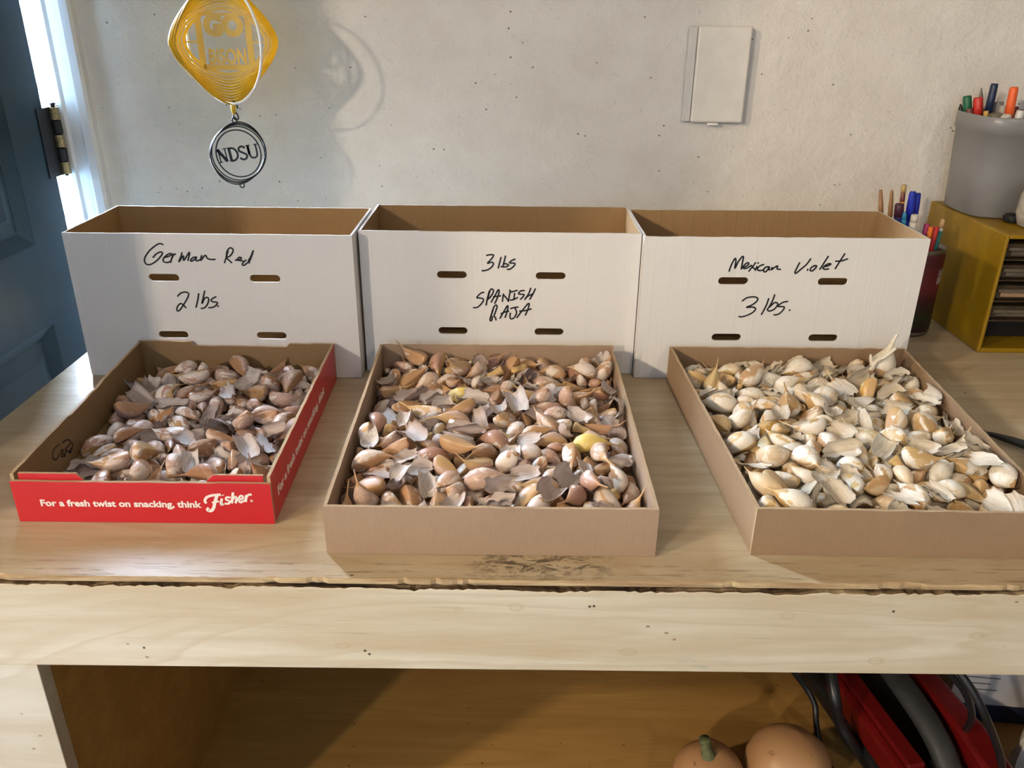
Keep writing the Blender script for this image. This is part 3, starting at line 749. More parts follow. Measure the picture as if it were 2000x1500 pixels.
# ---- end of garlic shapes ------------------------------------------------
# resting places of the cloves and skins: shape, position (0.1 mm), rotation, lies in view
PILE = [
"1 -2818 7593 86 -691 720 41 0;1 -4436 8591 81 -171 59 -129 1;1 -4193 9393 91 566 766 202 0;7 -3266 10024 108 237 -306 -723 1;4 -4956 10293 108 756 566 -71 1;0 -3741 10356 76 -18 856 407 0;3 -3301 7550 81 -346 -174 465 0;2 -4265 7903 87 -20 768 -629 1;3 -3204 9552 85 339 183 494 0;4 -3618 8505 96 93 -399 -857 0;0 -3621 8028 81 -169 -970 -44 0;6 -4020 8969 131 -674 373 -145 1;5 -2868 9348 105 -44 -324 -944 1;1 -3869 9982 66 149 266 818 0;1 -2727 8018 88 207 962 -38 1;5 -4591 9787 135 172 -779 -597 1;5 -3304 7973 133 51 868 456 1;4 -2826 9022 82 -227 -238 608 0;3 -3209 8865 81 -371 -136 406 1;3 -3320 8246 81 -384 -93 310 1;3 -4129 10338 81 -383 61 -84 1;5 -4131 8416 114 -107 -357 839 1;0 -4735 9583 54 353 104 248 1;3 -3682 8887 85 151 354 871 0;6 -3305 10553 146 -868 -446 -186 1;7 -2907 9865 108 385 -42 -90 1;2 -4123 9898 82 -376 -366 575 0;3 -2772 8457 85 251 293 741 1;4 -3786 9326 82 -242 223 -710 0;6 -2682 10457 114 72 59 467 0;2 -3548 7657 80 -378 -263 458 1;0 -3923 7489 72 825 -293 -360 0;2 -3194 7794 95 492 -126 64 0;1 -3180 8608 77 -315 -175 676 0;6 -2693 7457 104 -215 309 -751 0;7 -4934 9658 124 731 639 -107 1;3 -3888 8219 107 -626 -608 468 1;2 -2936 7875 80 -459 37 -129 0;7 -4078 9509 141 -683 409 -333 1;0 -3777 10276 54 366 -36 -106 0;7 -3538 10512 144 21 -125 -607 1;3 -2723 8785 83 -325 -209 495 1;3 -3074 7594 116 -617 -748 89 1;0 -4250 10224 63 -32 423 -904 0;6 -2990 9686 138 829 70 -290 1;3 -4131 7672 85 121 -366 -852 0;0 -3181 8417 55 375 58 111 0;6 -2932 10154 105 -248 -331 748 0;2 -3648 9635 100 68 976 -62 1;0 -3172 9866 72 614 624 139 1;3 -4015 9848 123 -612 581 -495 0;6 -4492 8919 105 -245 333 -712 1;6 -3409 9573 128 732 613 -60 1;6 -3753 8657 139 -35 699 -660 1;0 -3478 7338 54 134 -343 -870 0;0 -3433 8327 63 -393 -172 310 1;0 -2593 9988 74 -682 667 -15 0;1 -2960 9123 92 435 -862 -242 0;3 -4037 8034 109 849 -248 -88 1;4 -4225 10076 112 985 -66 148 1;4 -3764 7869 82 -38 327 -943 1;3 -4504 10599 105 62 886 -457 1;6 -3828 9606 146 708 -196 -302 1;3 -2650 9856 163 -41 1 845 1;1 -4531 9391 82 -284 -343 820 1;12 -3231 8088 164 142 -762 513 1;6 -3540 10190 165 -8 -107 -7 1;9 -3622 10467 96 -285 30 -692 0;0 -4058 10185 79 222 622 746 1;4 -3487 9935 148 -417 891 125 1;9 -3410 8686 64 -886 -88 1 0;15 -4575 10059 220 178 -124 786 1;5 -2663 7770 149 175 -921 56 1;3 -3351 7324 153 293 -62 839 0;3 -4011 9207 112 -153 960 27 1;8 -4728 9418 18 231 957 112 1;1 -3543 9207 70 260 210 571 1;1 -3146 8722 183 507 -765 390 1;7 -2741 8900 256 -463 -309 445 1;4 -4658 10336 102 -320 912 -214 0;4 -2607 9179 116 527 426 329 0;12 -4589 7858 33 -106 989 -79 1;3 -3603 9556 253 -500 -826 242 1;14 -3656 8226 171 112 -186 850 1;6 -2985 8599 98 216 288 653 1;7 -3591 7395 183 -92 58 434 0;12 -4302 8793 46 -869 -400 207 1;0 -3779 7995 72 -66 873 439 0;0 -2673 10174 79 -784 507 -290 0;1 -3718 9774 97 -781 105 172 0;6 -4250 9772 180 -375 -430 179 1;6 -4417 7395 105 -174 -376 839 0;6 -2944 8212 104 -20 376 -923 1;15 -3497 8849 282 -116 -423 -662 1;2 -3888 9369 198 -259 -105 -595 1;3 -2626 8727 231 -320 846 -212 1;2 -4833 10599 107 -198 -970 -39 1;1 -3723 9061 75 -360 65 -83 0;7 -3067 10443 138 -506 613 -276 1;1 -2978 8020 95 -29 898 409 0;7 -3340 9302 131 889 84 -156 1;6 -4056 8716 160 122 958 -253 1;0 -5000 9937 69 400 -660 -563 0;4 -3938 8473 143 -426 -42 -507 1;2 -3714 8183 191 605 -160 -424 1;5 -4378 9481 160 -349 -764 263 1;3 -4814 8953 81 -243 312 -660 1;0 -4016 7859 80 994 -62 85 0;9 -3810 10167 36 -967 167 58 0;0 -4485 8480 72 130 963 -230 1;5 -3770 7549 150 620 -689 372 1;1 -3177 7345 112 -657 620 -420 0;10 -3403 7765 213 339 111 -618 1;2 -2787 9986 234 69 45 90 1;3 -3713 9927 197 331 -408 -382 1;6 -4373 7633 126 728 -556 -277 1;6 -4146 10602 129 124 -894 -428 1;2 -2883 9520 88 111 -864 -489 0;8 -4567 7739 70 -7 -25 -982 0;6 -3669 7893 243 259 284 746 1;0 -2962 10624 70 883 -95 -90 0;2 -2672 9227 254 695 370 173 1;0 -3374 8501 69 741 216 136 0;6 -3893 10427 155 666 334 -1 1;1 -4310 9944 120 708 -188 130 0;3 -2596 7284 170 -354 -640 -611 0;10 -3898 10622 73 -801 -317 97 1;4 -3053 7967 217 -769 598 -85 1;0 -2664 9434 83 800 -566 148 0;7 -3021 9166 230 -435 -84 80 1;5 -3179 8335 218 -747 -602 277 1;10 -3144 9009 74 392 877 -226 1;4 -4255 10417 239 -50 776 379 1;7 -4852 8593 103 -223 -111 371 1;0 -3466 9763 76 373 -719 -448 0;3 -2929 7580 190 -611 673 356 1;2 -3883 7722 120 -824 -507 -222 1;8 -2885 7768 242 -692 -410 -331 1;1 -2795 10204 147 -397 628 -113 1;4 -3854 10135 175 -905 -85 -35 1;4 -4478 9710 259 12 -235 465 1;16 -2993 10003 253 697 474 -375 1;7 -4752 9266 214 868 433 -241 1;12 -3677 9128 189 -617 749 106 1;1 -3748 7310 94 -841 -338 251 0;0 -2936 8336 54 31 -367 -927 0;1 -3603 10036 66 236 193 584 1;0 -4343 8067 71 -373 809 -385 1;4 -3693 9336 236 170 87 -599 1;4 -4501 10555 250 -205 212 -841 1;7 -4073 8040 302 -662 -367 568 1;5 -2882 9865 374 360 -263 -793 1;4 -2977 8988 271 40 989 -27 1;7 -3517 8242 239 555 -794 -121 1;4 -4563 8664 183 -516 -302 393 1;1 -2842 7859 195 555 158 248 1;14 -3676 8779 234 831 -473 290 1;2 -4714 8405 87 296 -716 -630 1;3 -4767 10460 174 -610 -450 198 1;2 -3938 9503 302 872 323 80 1;1 -3285 9118 134 -706 -141 371 1;3 -4554 8319 85 10 -385 -917 1;3 -4940 9297 104 454 552 515 1;3 -3223 9344 266 -435 -437 738 1;6 -3154 9895 296 768 512 -337 1;0 -4034 8154 63 -414 92 -253 1;0 -3294 10321 90 424 -833 -26 0;3 -3026 10165 258 257 380 -887 1;5 -3254 7637 265 111 699 674 1;1 -2586 8449 132 443 -6 757 0;1 -3207 7472 200 30 -585 806 1;6 -4301 9185 156 -937 59 -299 1;2 -4012 9131 240 -159 48 -218 1;2 -2583 9564 97 619 -637 -235 0;10 -2565 8193 91 -571 746 80 1;6 -4004 7693 233 -367 515 -529 1;5 -4382 7954 208 -167 951 -223 1;6 -3756 10569 272 -573 373 -184 1;8 -4021 9788 231 918 301 -236 1;11 -4777 9937 189 -721 366 553 1;1 -2996 8864 115 289 257 920 1;1 -3494 9025 109 166 -880 -348 1;2 -2957 7273 91 684 -104 -9 0;2 -2767 9726 174 305 31 -640 1;4 -3404 8556 195 964 -1 -181 1;16 -3721 9928 63 -436 -402 619 0;7 -4298 10216 233 -30 911 -400 1;5 -3223 8846 290 337 889 -203 1;14 -4081 7404 164 -185 864 -30 1;7 -2857 9486 273 818 161 -24 1;0 -3867 9823 136 -504 628 503 1;6 -3282 9672 277 182 879 366 1;0 -2657 8272 76 938 244 -237 1;6 -2683 10248 274 394 572 669 1;1 -4416 10382 230 -191 -399 -345 1;1 -4026 7360 97 -679 -616 183 0;3 -4634 9075 106 -638 -612 403 1;2 -4822 10011 103 406 -787 -302 0;12 -2589 7644 169 691 -294 -589 0;9 -2935 7975 222 -788 -508 333 1;13 -2993 8263 244 -855 469 151 1;16 -5013 10066 64 900 115 -2 0;13 -3437 8889 266 283 906 -87 1;8 -3526 10068 226 -829 -541 -104 0;14 -2924 8375 191 -349 -880 261 1;14 -3805 8468 200 903 -423 -13 1;10 -4234 8956 138 130 901 5 1;9 -3961 9601 293 267 800 -107 1;12 -3488 7864 256 -564 -804 -75 1;14 -4741 9624 212 -835 269 226 1;12 -2754 8644 256 -919 19 -239 1;10 -4373 8345 85 -522 -786 78 1;11 -3472 9973 280 -761 -572 -169 1;10 -3593 9535 328 444 862 232 1;15 -4727 8065 5 991 122 -10 1;10 -2638 9409 237 -432 712 -527 1;13 -2867 7408 170 -467 878 78 0;14 -3438 10328 185 27 -988 103 1;14 -4249 9359 194 117 -992 -17 1;11 -4941 9989 165 573 -728 311 1",
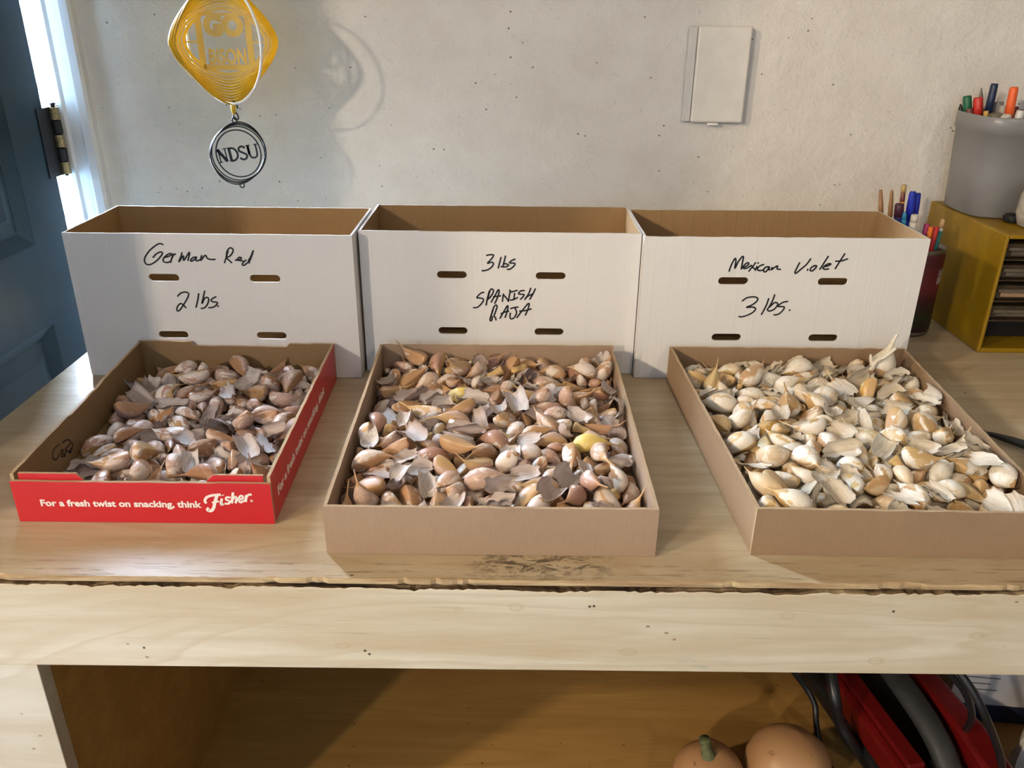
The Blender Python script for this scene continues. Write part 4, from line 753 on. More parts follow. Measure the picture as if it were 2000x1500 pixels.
"6 -682 6914 116 -236 954 40 0;0 369 8172 55 -352 -84 308 0;2 328 9713 83 -141 328 -844 0;1 637 6952 87 -559 -535 355 0;7 -1246 7376 140 -949 -162 -154 1;1 -343 9156 83 401 854 256 0;0 -162 7068 55 -336 132 -257 0;6 380 7583 110 -65 -313 -946 0;1 -188 10316 88 -551 704 -420 0;7 -1376 7559 98 -339 -109 267 1;3 878 10371 100 -894 14 138 1;1 342 9238 76 -395 107 -327 0;5 -726 7742 113 -879 474 1 0;5 368 8821 90 -119 -308 860 0;5 -1538 8186 114 537 799 83 0;4 939 8094 84 131 283 814 0;3 -1476 10432 99 -327 292 -691 0;5 -98 8155 91 -36 357 932 1;7 -129 7509 120 872 485 -40 1;4 1048 8710 99 -371 -77 254 0;3 -957 8695 108 494 693 45 0;3 886 9172 101 -93 736 -643 0;6 -1617 9000 113 177 -435 -823 0;7 -176 9684 122 -314 923 -177 0;1 -1585 9601 82 -894 -395 126 0;1 -1260 9297 76 -241 -344 694 0;5 -863 10405 90 -121 307 -894 0;6 265 10386 119 -50 -430 867 0;5 -908 9235 91 182 -309 -859 0;5 -308 8950 92 354 78 -4 0;2 917 9716 88 133 319 908 0;0 759 7123 60 193 313 827 0;5 1017 7593 90 -111 -311 870 1;4 -796 8108 84 307 -54 -261 0;4 -765 9867 115 -804 575 113 0;7 -1213 8743 106 74 -337 -869 0;6 1081 9490 126 -981 -131 -139 1;5 -425 7970 144 715 508 467 1;2 -732 10127 82 -314 170 -395 0;4 464 7984 115 119 975 -33 0;5 1230 10441 113 -826 528 170 0;6 -119 10556 190 -614 550 -317 0;4 467 9010 138 -731 -3 -123 0;0 887 6751 60 61 381 918 0;2 -1000 8944 146 825 -411 -305 0;6 -131 7929 109 88 -313 -825 0;6 -1314 10196 114 971 60 -227 0;5 451 7784 121 -2 856 -514 0;4 51 8901 160 -101 -469 417 1;4 198 8586 125 718 -353 -395 0;3 -4 7108 102 -780 254 -30 0;5 -1352 9959 115 -953 -170 136 0;7 -1260 8074 205 -362 -50 -928 1;3 271 7144 100 -102 962 -234 0;3 -1116 9168 98 521 700 185 0;3 -221 9943 101 -601 -709 366 0;1 -1538 7127 74 68 -403 -887 0;3 765 9926 99 409 -669 -536 0;1 276 10106 74 270 306 722 0;1 -645 7942 86 821 172 -151 0;4 -149 8378 115 -41 996 -13 0;0 -811 9145 71 191 -872 -444 0;2 544 10618 88 299 -167 -329 0;4 788 7517 99 -74 -376 914 1;5 -1341 7912 118 -841 340 -50 0;7 -855 9560 122 -417 890 77 0;4 14 9329 124 -895 -427 -107 0;3 -689 7276 97 -446 197 -433 0;7 712 8117 132 744 624 220 1;3 679 8797 101 -460 639 -515 1;6 827 10170 120 -396 -5 -175 0;3 -113 9494 102 -81 957 -122 0;1 598 8586 74 140 420 855 0;3 -1662 10407 100 737 -494 -281 0;5 362 10578 118 799 -415 -363 1;2 -1206 6788 103 -970 75 61 0;1 -586 9531 74 162 -431 -830 0;5 -322 10449 91 255 -252 -729 0;1 124 9167 76 -244 -328 671 0;4 816 8987 84 55 306 911 0;5 -762 8336 90 -28 329 -942 0;4 -56 8614 126 -223 766 -507 0;4 1262 7625 122 651 -572 -466 1;2 -935 7410 103 241 964 66 0;2 611 9834 82 -221 -281 767 0;5 -1649 9786 115 -624 779 -31 1;1 -1672 8067 123 -215 286 -619 0;3 -1453 9479 100 -265 311 -790 0;5 192 8155 94 172 -279 -849 0;4 48 7548 194 176 233 -639 0;1 780 8544 83 439 -795 -411 0;0 -1078 8599 71 -944 199 29 0;6 -27 9973 108 265 -244 -502 0;6 -1066 10449 120 -294 -265 462 0;2 804 9533 102 350 -913 -202 0;6 -499 8428 127 481 506 453 1;2 632 7347 88 -7 -345 -930 1;1 -598 8852 88 -566 623 -181 0;5 868 7221 90 -267 195 -595 0;2 177 7134 237 -112 427 -756 0;0 -450 9740 60 305 -205 -455 0;6 1199 10110 110 189 257 878 0;4 212 7686 147 -85 -246 -45 0;3 -1112 7824 108 783 -553 -133 0;2 -561 7366 88 208 277 824 0;7 -530 10436 161 647 487 540 0;0 -812 8712 55 -171 318 -775 0;0 547 8443 72 -87 948 -211 0;4 839 8766 219 832 -525 -175 1;4 540 7121 122 -887 -456 -41 1;3 -1264 9582 97 -84 -485 838 0;2 440 8512 125 -316 -331 125 0;4 -486 10014 126 -363 752 -455 0;7 244 9176 213 643 753 12 1;4 -276 7233 125 -991 -20 -115 0;0 427 9900 72 260 935 184 0;7 -1338 10604 152 -86 -947 102 1;4 574 9250 99 -358 -131 376 0;2 -1409 6964 114 -179 -876 391 0;3 -1424 9226 98 -510 -588 500 0;6 224 7403 199 -454 741 214 0;1 -353 9794 88 -874 399 -232 0;2 641 10384 102 -30 -39 385 0;6 866 10390 282 -591 -617 475 1;4 108 10149 150 -768 475 -416 0;2 -842 7182 147 -174 -258 -333 1;2 994 8520 106 893 177 -18 0;5 -252 6897 125 -634 -672 210 0;5 -562 8081 183 -740 -445 488 1;7 1016 9903 194 -982 -180 -26 1;6 1241 7083 177 363 -752 58 1;5 -991 7610 131 -262 692 -650 1;1 -1315 8173 84 -940 -183 265 0;0 -848 8909 72 236 743 545 0;4 1015 7826 121 -8 901 418 0;4 -339 8580 118 382 894 -203 0;7 -1313 8999 184 257 -134 932 1;1 -215 9271 82 -764 -596 170 0;0 -288 7959 55 -258 253 -586 0;2 -1428 7738 106 -62 905 417 1;3 243 6814 81 36 394 915 0;0 -139 8639 214 117 -146 280 0;2 829 7690 170 893 -387 224 0;4 -802 7521 224 170 -31 200 1;7 -570 8312 322 71 175 924 1;6 -1287 7102 123 848 -398 -210 1;2 584 9457 127 696 -601 155 0;4 -457 9378 181 209 -733 62 1;6 1220 6814 151 -922 -3 -375 0;6 504 8144 222 -141 936 -196 1;6 779 9575 273 -940 -88 -91 1;0 -1666 9308 72 674 600 219 0;4 -748 8575 127 425 -430 -777 0;3 1247 8586 108 -560 -715 250 0;1 -55 10279 86 678 464 100 0;1 410 9372 90 527 -722 -243 0;1 -752 10294 154 85 -937 -196 0;4 -1593 7860 124 -482 815 7 1;3 -1617 10138 98 835 248 -118 0;14 523 10099 183 -277 -77 -101 0;3 -1640 8499 184 -518 -171 545 1;11 497 8629 244 14 -332 -897 0;4 -346 8183 128 364 -403 -463 0;0 475 10222 73 8 859 -510 0;6 961 8313 126 769 43 -198 1;4 -1208 8484 126 -593 -51 143 0;6 -1006 9843 120 -800 509 -98 0;12 -1128 9604 101 -391 -754 344 0;7 532 7617 274 55 -390 875 1;3 -835 6766 259 -374 111 56 0;3 -671 9425 182 -909 -32 -240 0;2 -318 9858 231 547 -357 -160 1;4 -428 6894 115 -277 -309 494 0;0 921 10607 60 370 60 218 0;2 -325 7703 110 -616 549 -47 0;2 -24 7353 201 587 795 143 0;5 -63 7061 263 -558 783 36 0;7 -517 7662 129 -698 574 -276 0;5 -1600 9455 196 105 -47 431 1;6 580 6942 261 771 452 -148 1;1 185 8917 139 -526 671 -84 0;3 -795 8283 330 275 -68 -419 1;5 -1280 9796 129 195 -315 927 0;15 130 10278 339 -257 288 842 1;3 -272 8416 277 -300 27 -274 1;11 -676 8840 220 199 -42 326 0;3 766 8504 234 716 -687 113 1;1 -1622 8658 74 134 -440 -848 0;1 940 10126 262 734 461 -320 1;5 446 7347 207 -543 -832 80 0;10 -234 10100 181 170 741 -396 0;7 311 9525 268 -327 -820 -458 1;7 724 7380 273 -806 -557 189 1;3 -1120 7193 105 -147 -988 -10 0;2 -1118 9406 171 -736 476 -156 0;5 511 9631 151 120 -26 -969 0;12 856 10663 91 -956 -60 -281 0;4 789 6884 130 -330 639 -582 0;7 -1348 7785 278 -126 -329 -934 1;13 -1255 10520 241 -430 -557 91 1;2 479 8312 99 10 -135 989 0;4 -957 6937 99 -358 -73 254 0;2 -1040 10085 88 69 339 936 0;2 -835 9028 167 -968 199 148 1;10 1196 8038 138 -199 -77 -974 0;5 -1277 8297 193 -826 136 -94 0;1 -248 8703 165 -673 119 418 0;1 1265 9214 86 393 97 441 0;0 287 10198 150 131 572 713 0;5 -575 9064 90 -79 321 -926 0;8 -1620 6788 142 -206 713 200 0;3 494 10269 193 -927 212 110 0;4 770 9290 170 -94 78 -885 0;7 -1029 9025 342 137 989 27 1;12 -960 8825 324 -323 27 -942 1;6 -1563 9746 276 -884 -345 189 1;2 -847 9797 258 -927 373 17 1;15 -848 10664 239 -103 -248 -962 1;0 -1411 8195 213 -510 95 210 0;2 1270 8928 123 323 -269 -641 0;6 -458 9680 213 629 622 208 0;1 196 8358 83 -187 906 335 0;2 -931 7304 220 251 -7 -963 1;11 498 6705 163 621 -43 142 0;2 536 9304 255 -533 -53 -95 0;7 838 7929 252 748 622 -17 1;7 -307 9192 243 691 -647 -146 1;3 -388 8792 177 814 44 138 0;6 -1069 8379 194 305 -762 460 0;2 -1383 10352 235 50 974 -22 1;5 135 7826 247 -128 483 639 1;0 714 9793 202 -389 -424 613 0;1 -401 7458 85 629 -764 -138 0;4 -382 7292 242 236 -265 -454 1;4 1058 7074 134 488 -80 -608 0;4 -18 6840 130 -544 -168 108 0;6 -35 10391 333 -463 657 563 1;0 1050 10487 71 -797 545 -81 0;2 299 8650 262 774 541 -289 0;3 -31 7976 286 -90 -208 655 0;2 1101 7321 103 498 849 106 1;0 -1248 9124 94 565 614 543 0;2 -1449 7368 232 958 187 189 0;5 116 9666 176 -645 -391 -178 0;5 -1479 8836 127 549 311 48 1;2 57 8288 220 482 757 392 0;5 782 6876 336 273 360 502 1;0 357 8347 193 -528 816 -162 1;2 -202 9693 319 112 842 525 1;6 1000 9058 212 -802 308 457 1;4 -1451 6835 261 -844 -282 52 0;5 -111 6839 310 223 -85 389 1;2 -486 7840 298 -954 18 170 1;13 207 9927 179 -251 -234 923 0;14 -461 9288 360 142 980 133 1;1 -1155 8750 282 -470 680 -297 1;6 -1088 7615 308 412 -425 -459 1;4 310 7949 197 713 -161 -176 0;3 1038 10398 204 661 -739 -112 1;1 -725 7708 272 943 126 -301 1;5 34 9158 235 -540 666 186 1;6 -738 10439 282 958 253 65 1;9 -1082 8596 281 -594 -135 744 0;3 -1536 8314 270 -192 435 870 1;3 -116 8832 178 710 -456 -176 0;1 -1157 9164 259 -502 477 -640 1;2 -994 8030 228 -70 466 707 0;5 556 10487 226 -21 697 715 1;0 -1722 9816 231 -711 522 -463 1;5 -400 10226 243 235 -494 -686 1;1 1083 10137 250 -494 -462 701 1;4 -695 7349 259 -234 228 -820 1;5 663 7971 340 -700 687 190 1;8 282 7004 19 -989 58 127 0;3 1052 8445 263 -462 -318 625 1;11 419 9365 431 143 -282 475 1;10 492 8862 258 193 9 896 0;2 -607 9682 147 112 -566 -503 0;2 1120 7634 264 464 -619 -344 1;0 -1738 10610 177 28 514 522 1;2 -1636 8285 413 -721 607 327 1;0 -299 7430 203 308 -489 -243 1;3 1017 9354 218 586 -12 -659 1;14 1148 7999 341 15 -99 -992 1;7 441 9090 351 -186 653 -731 1;2 325 9825 233 -6 -72 96 1;6 1042 8660 312 -991 98 -42 1;7 -300 7970 377 -105 -440 -754 1;1 -1424 8673 117 -562 -578 -15 0;7 -644 9920 250 597 -683 -295 1;14 -1645 7259 222 -498 216 668 1;0 -576 10148 86 -513 -573 224 0;7 -1600 6948 173 -270 -808 164 1;0 -1538 10017 71 -953 -156 110 0;15 -1254 9424 325 -460 878 -123 1;3 -775 7978 264 -389 -394 -128 1;6 608 8746 295 660 589 -464 1;4 994 7450 271 -284 226 33 1;3 295 7661 341 -637 402 656 1;2 -208 9485 237 61 387 -572 1;3 -589 6784 287 385 -820 386 0;4 -953 7823 208 -781 400 -464 0;2 -844 8699 260 432 -730 -398 1;1 857 7145 243 717 -513 -467 1;0 -1580 10540 80 584 -737 -158 0;3 437 6864 126 -307 -887 -184 0;0 -218 8764 268 -758 131 28 1;1 72 8463 123 -492 -94 -414 0;3 93 10478 209 -116 337 845 1;5 -244 10020 298 -283 305 -907 1;2 1106 9689 168 243 -934 235 1;1 -444 10606 108 728 -563 307 0;2 -708 9186 193 636 -746 -138 0;7 1211 10597 303 -502 215 -361 1;2 -224 7013 303 -608 -505 270 1;7 -440 7019 284 112 -572 -416 1;1 216 8302 231 493 686 99 0;0 716 7691 256 -605 -421 674 1;3 -68 9606 412 99 -44 -869 1;16 -335 9457 194 601 302 -540 0;2 1005 10526 378 -87 -237 -727 1;2 -940 8249 221 210 -20 465 0;7 172 10610 282 -783 98 -257 1;4 -1420 8556 236 -370 708 207 1;1 -1592 10633 168 174 -846 -434 0;5 -1115 8196 337 -704 660 255 1;16 -1550 9281 103 756 286 495 0;7 495 8872 389 32 -3 -976 1;5 -723 6994 320 -695 689 -150 1;4 -440 8630 292 -699 -125 -238 1;3 -954 9324 253 -534 -378 487 1;8 -9 10129 252 -232 843 -128 1;0 1200 9336 84 -306 40 -726 0;7 -851 10077 283 25 -411 -863 1;2 912 8378 350 512 -453 -196 1;6 -1039 10505 362 469 -252 -723 1;2 -203 7738 233 463 509 590 1;6 377 7053 242 -301 876 289 1;0 898 9710 233 805 67 114 0;0 -242 8262 199 -483 -850 -164 0;2 -1621 7467 111 -684 -515 325 0;0 607 9872 223 -233 -337 679 0;7 -871 7847 387 -49 158 -985 1;5 1230 7346 245 -486 465 -628 1;6 -1345 10073 302 -824 -423 20 1;4 1227 8376 222 -127 232 -552 1;17 -931 8489 212 -191 540 -25 1;7 -1437 7018 380 558 -673 415 1;3 586 9552 368 393 -142 154 1;6 952 7027 348 524 -78 -444 1;3 984 7753 292 280 -860 -372 1;6 -678 9495 357 198 774 -598 1;5 930 8883 308 332 537 774 1;4 993 6824 219 727 363 -34 0;9 -931 8783 397 -231 313 -830 1;7 -72 8750 389 843 509 -106 1;3 -770 9139 345 666 570 436 1;8 49 9974 230 632 705 101 0;10 -10 7924 356 -666 731 101 1;8 -1123 7116 200 159 -397 783 0;6 506 9747 330 945 298 -105 1;2 419 8003 309 7 55 -218 1;9 -41 8504 265 263 73 -200 0;16 716 10575 176 779 -391 -159 1;0 668 7872 199 -716 -541 290 1;2 1153 8199 176 67 -825 -175 1;5 -556 7205 354 528 595 193 1;8 263 9192 308 67 -951 278 0;1 -601 10282 222 -700 -693 -138 1;1 -283 7558 235 750 -472 -35 0;4 -1547 10130 267 735 -498 -433 1;1 -116 9103 139 182 -130 -579 0;0 -670 8203 120 411 -98 902 0;14 -1418 9445 192 124 -858 -456 1;14 -146 6784 413 988 -35 52 1;13 1304 9891 146 -66 828 199 1;2 1175 9190 225 113 904 -351 1;3 -1106 10268 248 -706 20 80 0;2 -1421 7617 296 643 -198 96 1;1 -1337 8811 232 948 149 -255 1;7 166 6995 374 -395 791 432 1;6 -1262 7968 395 -81 930 259 1;1 1258 10242 192 234 688 501 1;0 -246 10252 268 -416 703 574 0;5 -674 7576 388 919 -250 -287 1;7 247 6818 343 176 390 -753 1;1 -94 9366 211 -537 822 152 0;5 -299 10636 284 402 -420 66 1;2 462 10653 269 925 125 -338 1;6 962 7935 417 214 -460 -595 1;1 1120 10395 308 -434 -258 -822 0;7 -1585 8742 344 -277 171 -599 1;0 894 9199 238 316 -458 -729 0;2 -100 9100 296 -590 -666 425 1;0 -1402 9670 225 -344 -786 -183 0;3 -898 8139 345 -403 -134 -904 1;3 -1216 7101 319 -264 -534 702 1;5 -1004 7121 289 -782 573 93 1;6 453 8353 326 -31 -511 -844 1;6 -702 10225 410 467 -871 88 1;0 1275 8140 163 436 -256 718 1;7 1159 9670 345 -833 -525 165 1;12 35 9749 348 -322 29 830 1;7 -666 8795 364 -175 -497 -838 1;5 32 7386 332 278 474 742 1;2 -981 9505 300 -9 -308 -834 0;14 -119 7100 414 -937 -235 226 1;4 -1507 10504 316 -284 -842 450 1;7 -1513 7724 424 -286 -198 -3 1;11 34 9953 307 883 -202 411 1;6 686 9236 430 777 356 -487 1;5 -518 9148 260 -381 232 -486 0;4 -1124 10070 288 -132 629 -696 1;13 63 7510 419 568 -316 -455 1;0 -1463 8419 89 -854 -186 -225 0;2 -87 8219 297 -816 -276 -193 1;1 171 8862 297 -746 634 -82 1;1 -406 7501 322 53 169 950 1;7 800 7195 495 346 -594 -384 1;11 1187 8875 276 187 157 -612 1;1 -1145 8602 329 -47 -353 405 1;4 330 9256 444 217 900 -234 1;6 -597 8538 352 776 -220 -243 1;13 764 8984 279 536 682 -357 1;2 -443 9805 392 215 -529 -640 1;7 637 7012 428 -448 272 -716 1;12 1310 8755 288 -392 753 -274 1;0 475 8138 360 -64 255 963 1;2 -1625 7472 290 605 -773 35 1;5 437 10069 274 303 -29 -37 1;1 -526 7681 290 -363 827 393 1;2 -198 9362 369 -724 -651 144 1;7 -295 7270 468 429 -196 -1 1;1 -788 9366 277 611 744 178 0;1 -1203 9649 251 -40 -292 716 1;14 -614 8072 444 40 -483 868 1;17 1014 7279 234 531 474 -696 1;6 -63 7613 440 527 436 -725 1;2 1114 7408 398 590 288 718 1;13 -1149 7340 311 461 848 128 1;6 -1326 10606 413 314 901 294 1;3 -820 10564 339 220 -795 -486 1;4 58 8549 358 -159 -217 533 1;17 -229 10201 356 -106 960 -122 1;2 403 7438 368 356 -372 -772 1;5 -1321 9245 302 -956 -274 70 1;5 -1348 8203 391 -525 554 -568 1;7 864 8205 388 207 -153 -41 1;4 965 10180 432 107 -42 976 1;4 257 8437 367 -702 -238 -27 1;17 -65 8365 354 90 69 -256 1;4 568 10367 310 32 -133 973 1;2 -1190 6828 258 272 -955 108 0;2 -1051 9721 303 -522 837 97 1;1 782 10043 238 -959 32 180 1;0 -77 9856 257 526 571 -622 0;3 -475 10190 415 -348 589 -564 1;1 174 9936 265 801 276 515 1;0 901 9330 327 -479 657 -370 1;7 1218 10218 394 846 -276 414 1;17 827 8574 360 803 -91 -184 1;5 177 7994 364 -309 -361 857 1;5 309 7215 401 -14 -791 -604 1;2 -637 7311 428 -64 -21 -912 1;6 -591 7948 482 -952 167 33 1;1 -888 6936 304 616 347 362 1;1 -783 9870 360 813 -509 -53 1;5 413 8650 402 -157 -816 444 1;16 -1658 9156 64 45 69 123 0;1 -1669 8019 252 -543 691 115 1;6 -329 7645 392 455 -823 337 1;6 -198 8196 433 -17 -42 944 1;13 -413 8936 393 229 217 -929 1;5 -596 9010 412 -245 960 21 1;5 -1422 7250 362 55 834 495 1;3 42 9418 329 457 599 655 1;9 -1679 9126 191 727 617 -297 0;15 369 6995 458 -816 -532 203 1;15 562 7415 360 -820 -513 211 1;10 1231 8570 344 -349 384 545 1;8 -1203 10332 326 -767 636 12 1;17 91 10306 376 195 -636 -668 1;14 -949 9338 346 -337 933 -69 1;13 -1611 9937 301 757 644 63 1;10 891 7246 326 669 258 -690 1;11 -1345 7417 392 986 -113 61 1;15 54 9089 440 -794 595 50 1;11 741 10158 258 725 636 -72 1;12 -1246 8841 317 -642 737 -96 1;10 151 7380 442 -977 -120 -80 1;10 -1149 6819 317 2 -965 -35 1;9 -1143 7377 463 -802 -591 -38 1;10 -1512 9027 242 -875 450 -47 1;12 -1400 9552 244 995 68 15 1;13 791 8801 376 -311 -938 -145 1;15 -520 8330 420 39 -988 136 1;13 -1550 8086 409 -787 601 -24 1;10 -353 8837 350 -571 -635 -518 1;12 916 6764 382 963 79 -196 1;13 -248 9824 354 849 519 -34 1;10 1191 9583 412 514 -785 -198 1;8 -1231 9845 296 -239 -85 349 0;13 572 8418 387 576 -651 -114 1;15 -1100 8197 438 438 893 54 1;15 1335 8984 473 388 516 394 1;11 -988 7538 403 136 -972 -139 1;13 1242 10508 405 -699 -702 -119 1;10 746 7624 381 711 -617 -226 1;12 -828 9036 420 -939 -319 93 1;9 -1121 7796 398 -187 955 156 1;11 -211 10376 317 512 786 -58 1;9 -582 9949 391 -256 -52 -892 1;10 210 8288 349 -962 52 -224 1;14 -172 8982 395 658 743 -86 1;8 517 7844 236 180 937 296 1;12 -887 7321 339 -581 -754 -43 1;11 176 9768 346 -48 -970 185 1;9 269 8894 379 373 -774 488 1;11 -402 10490 396 -262 560 520 1;13 -540 6899 361 778 619 56 1",
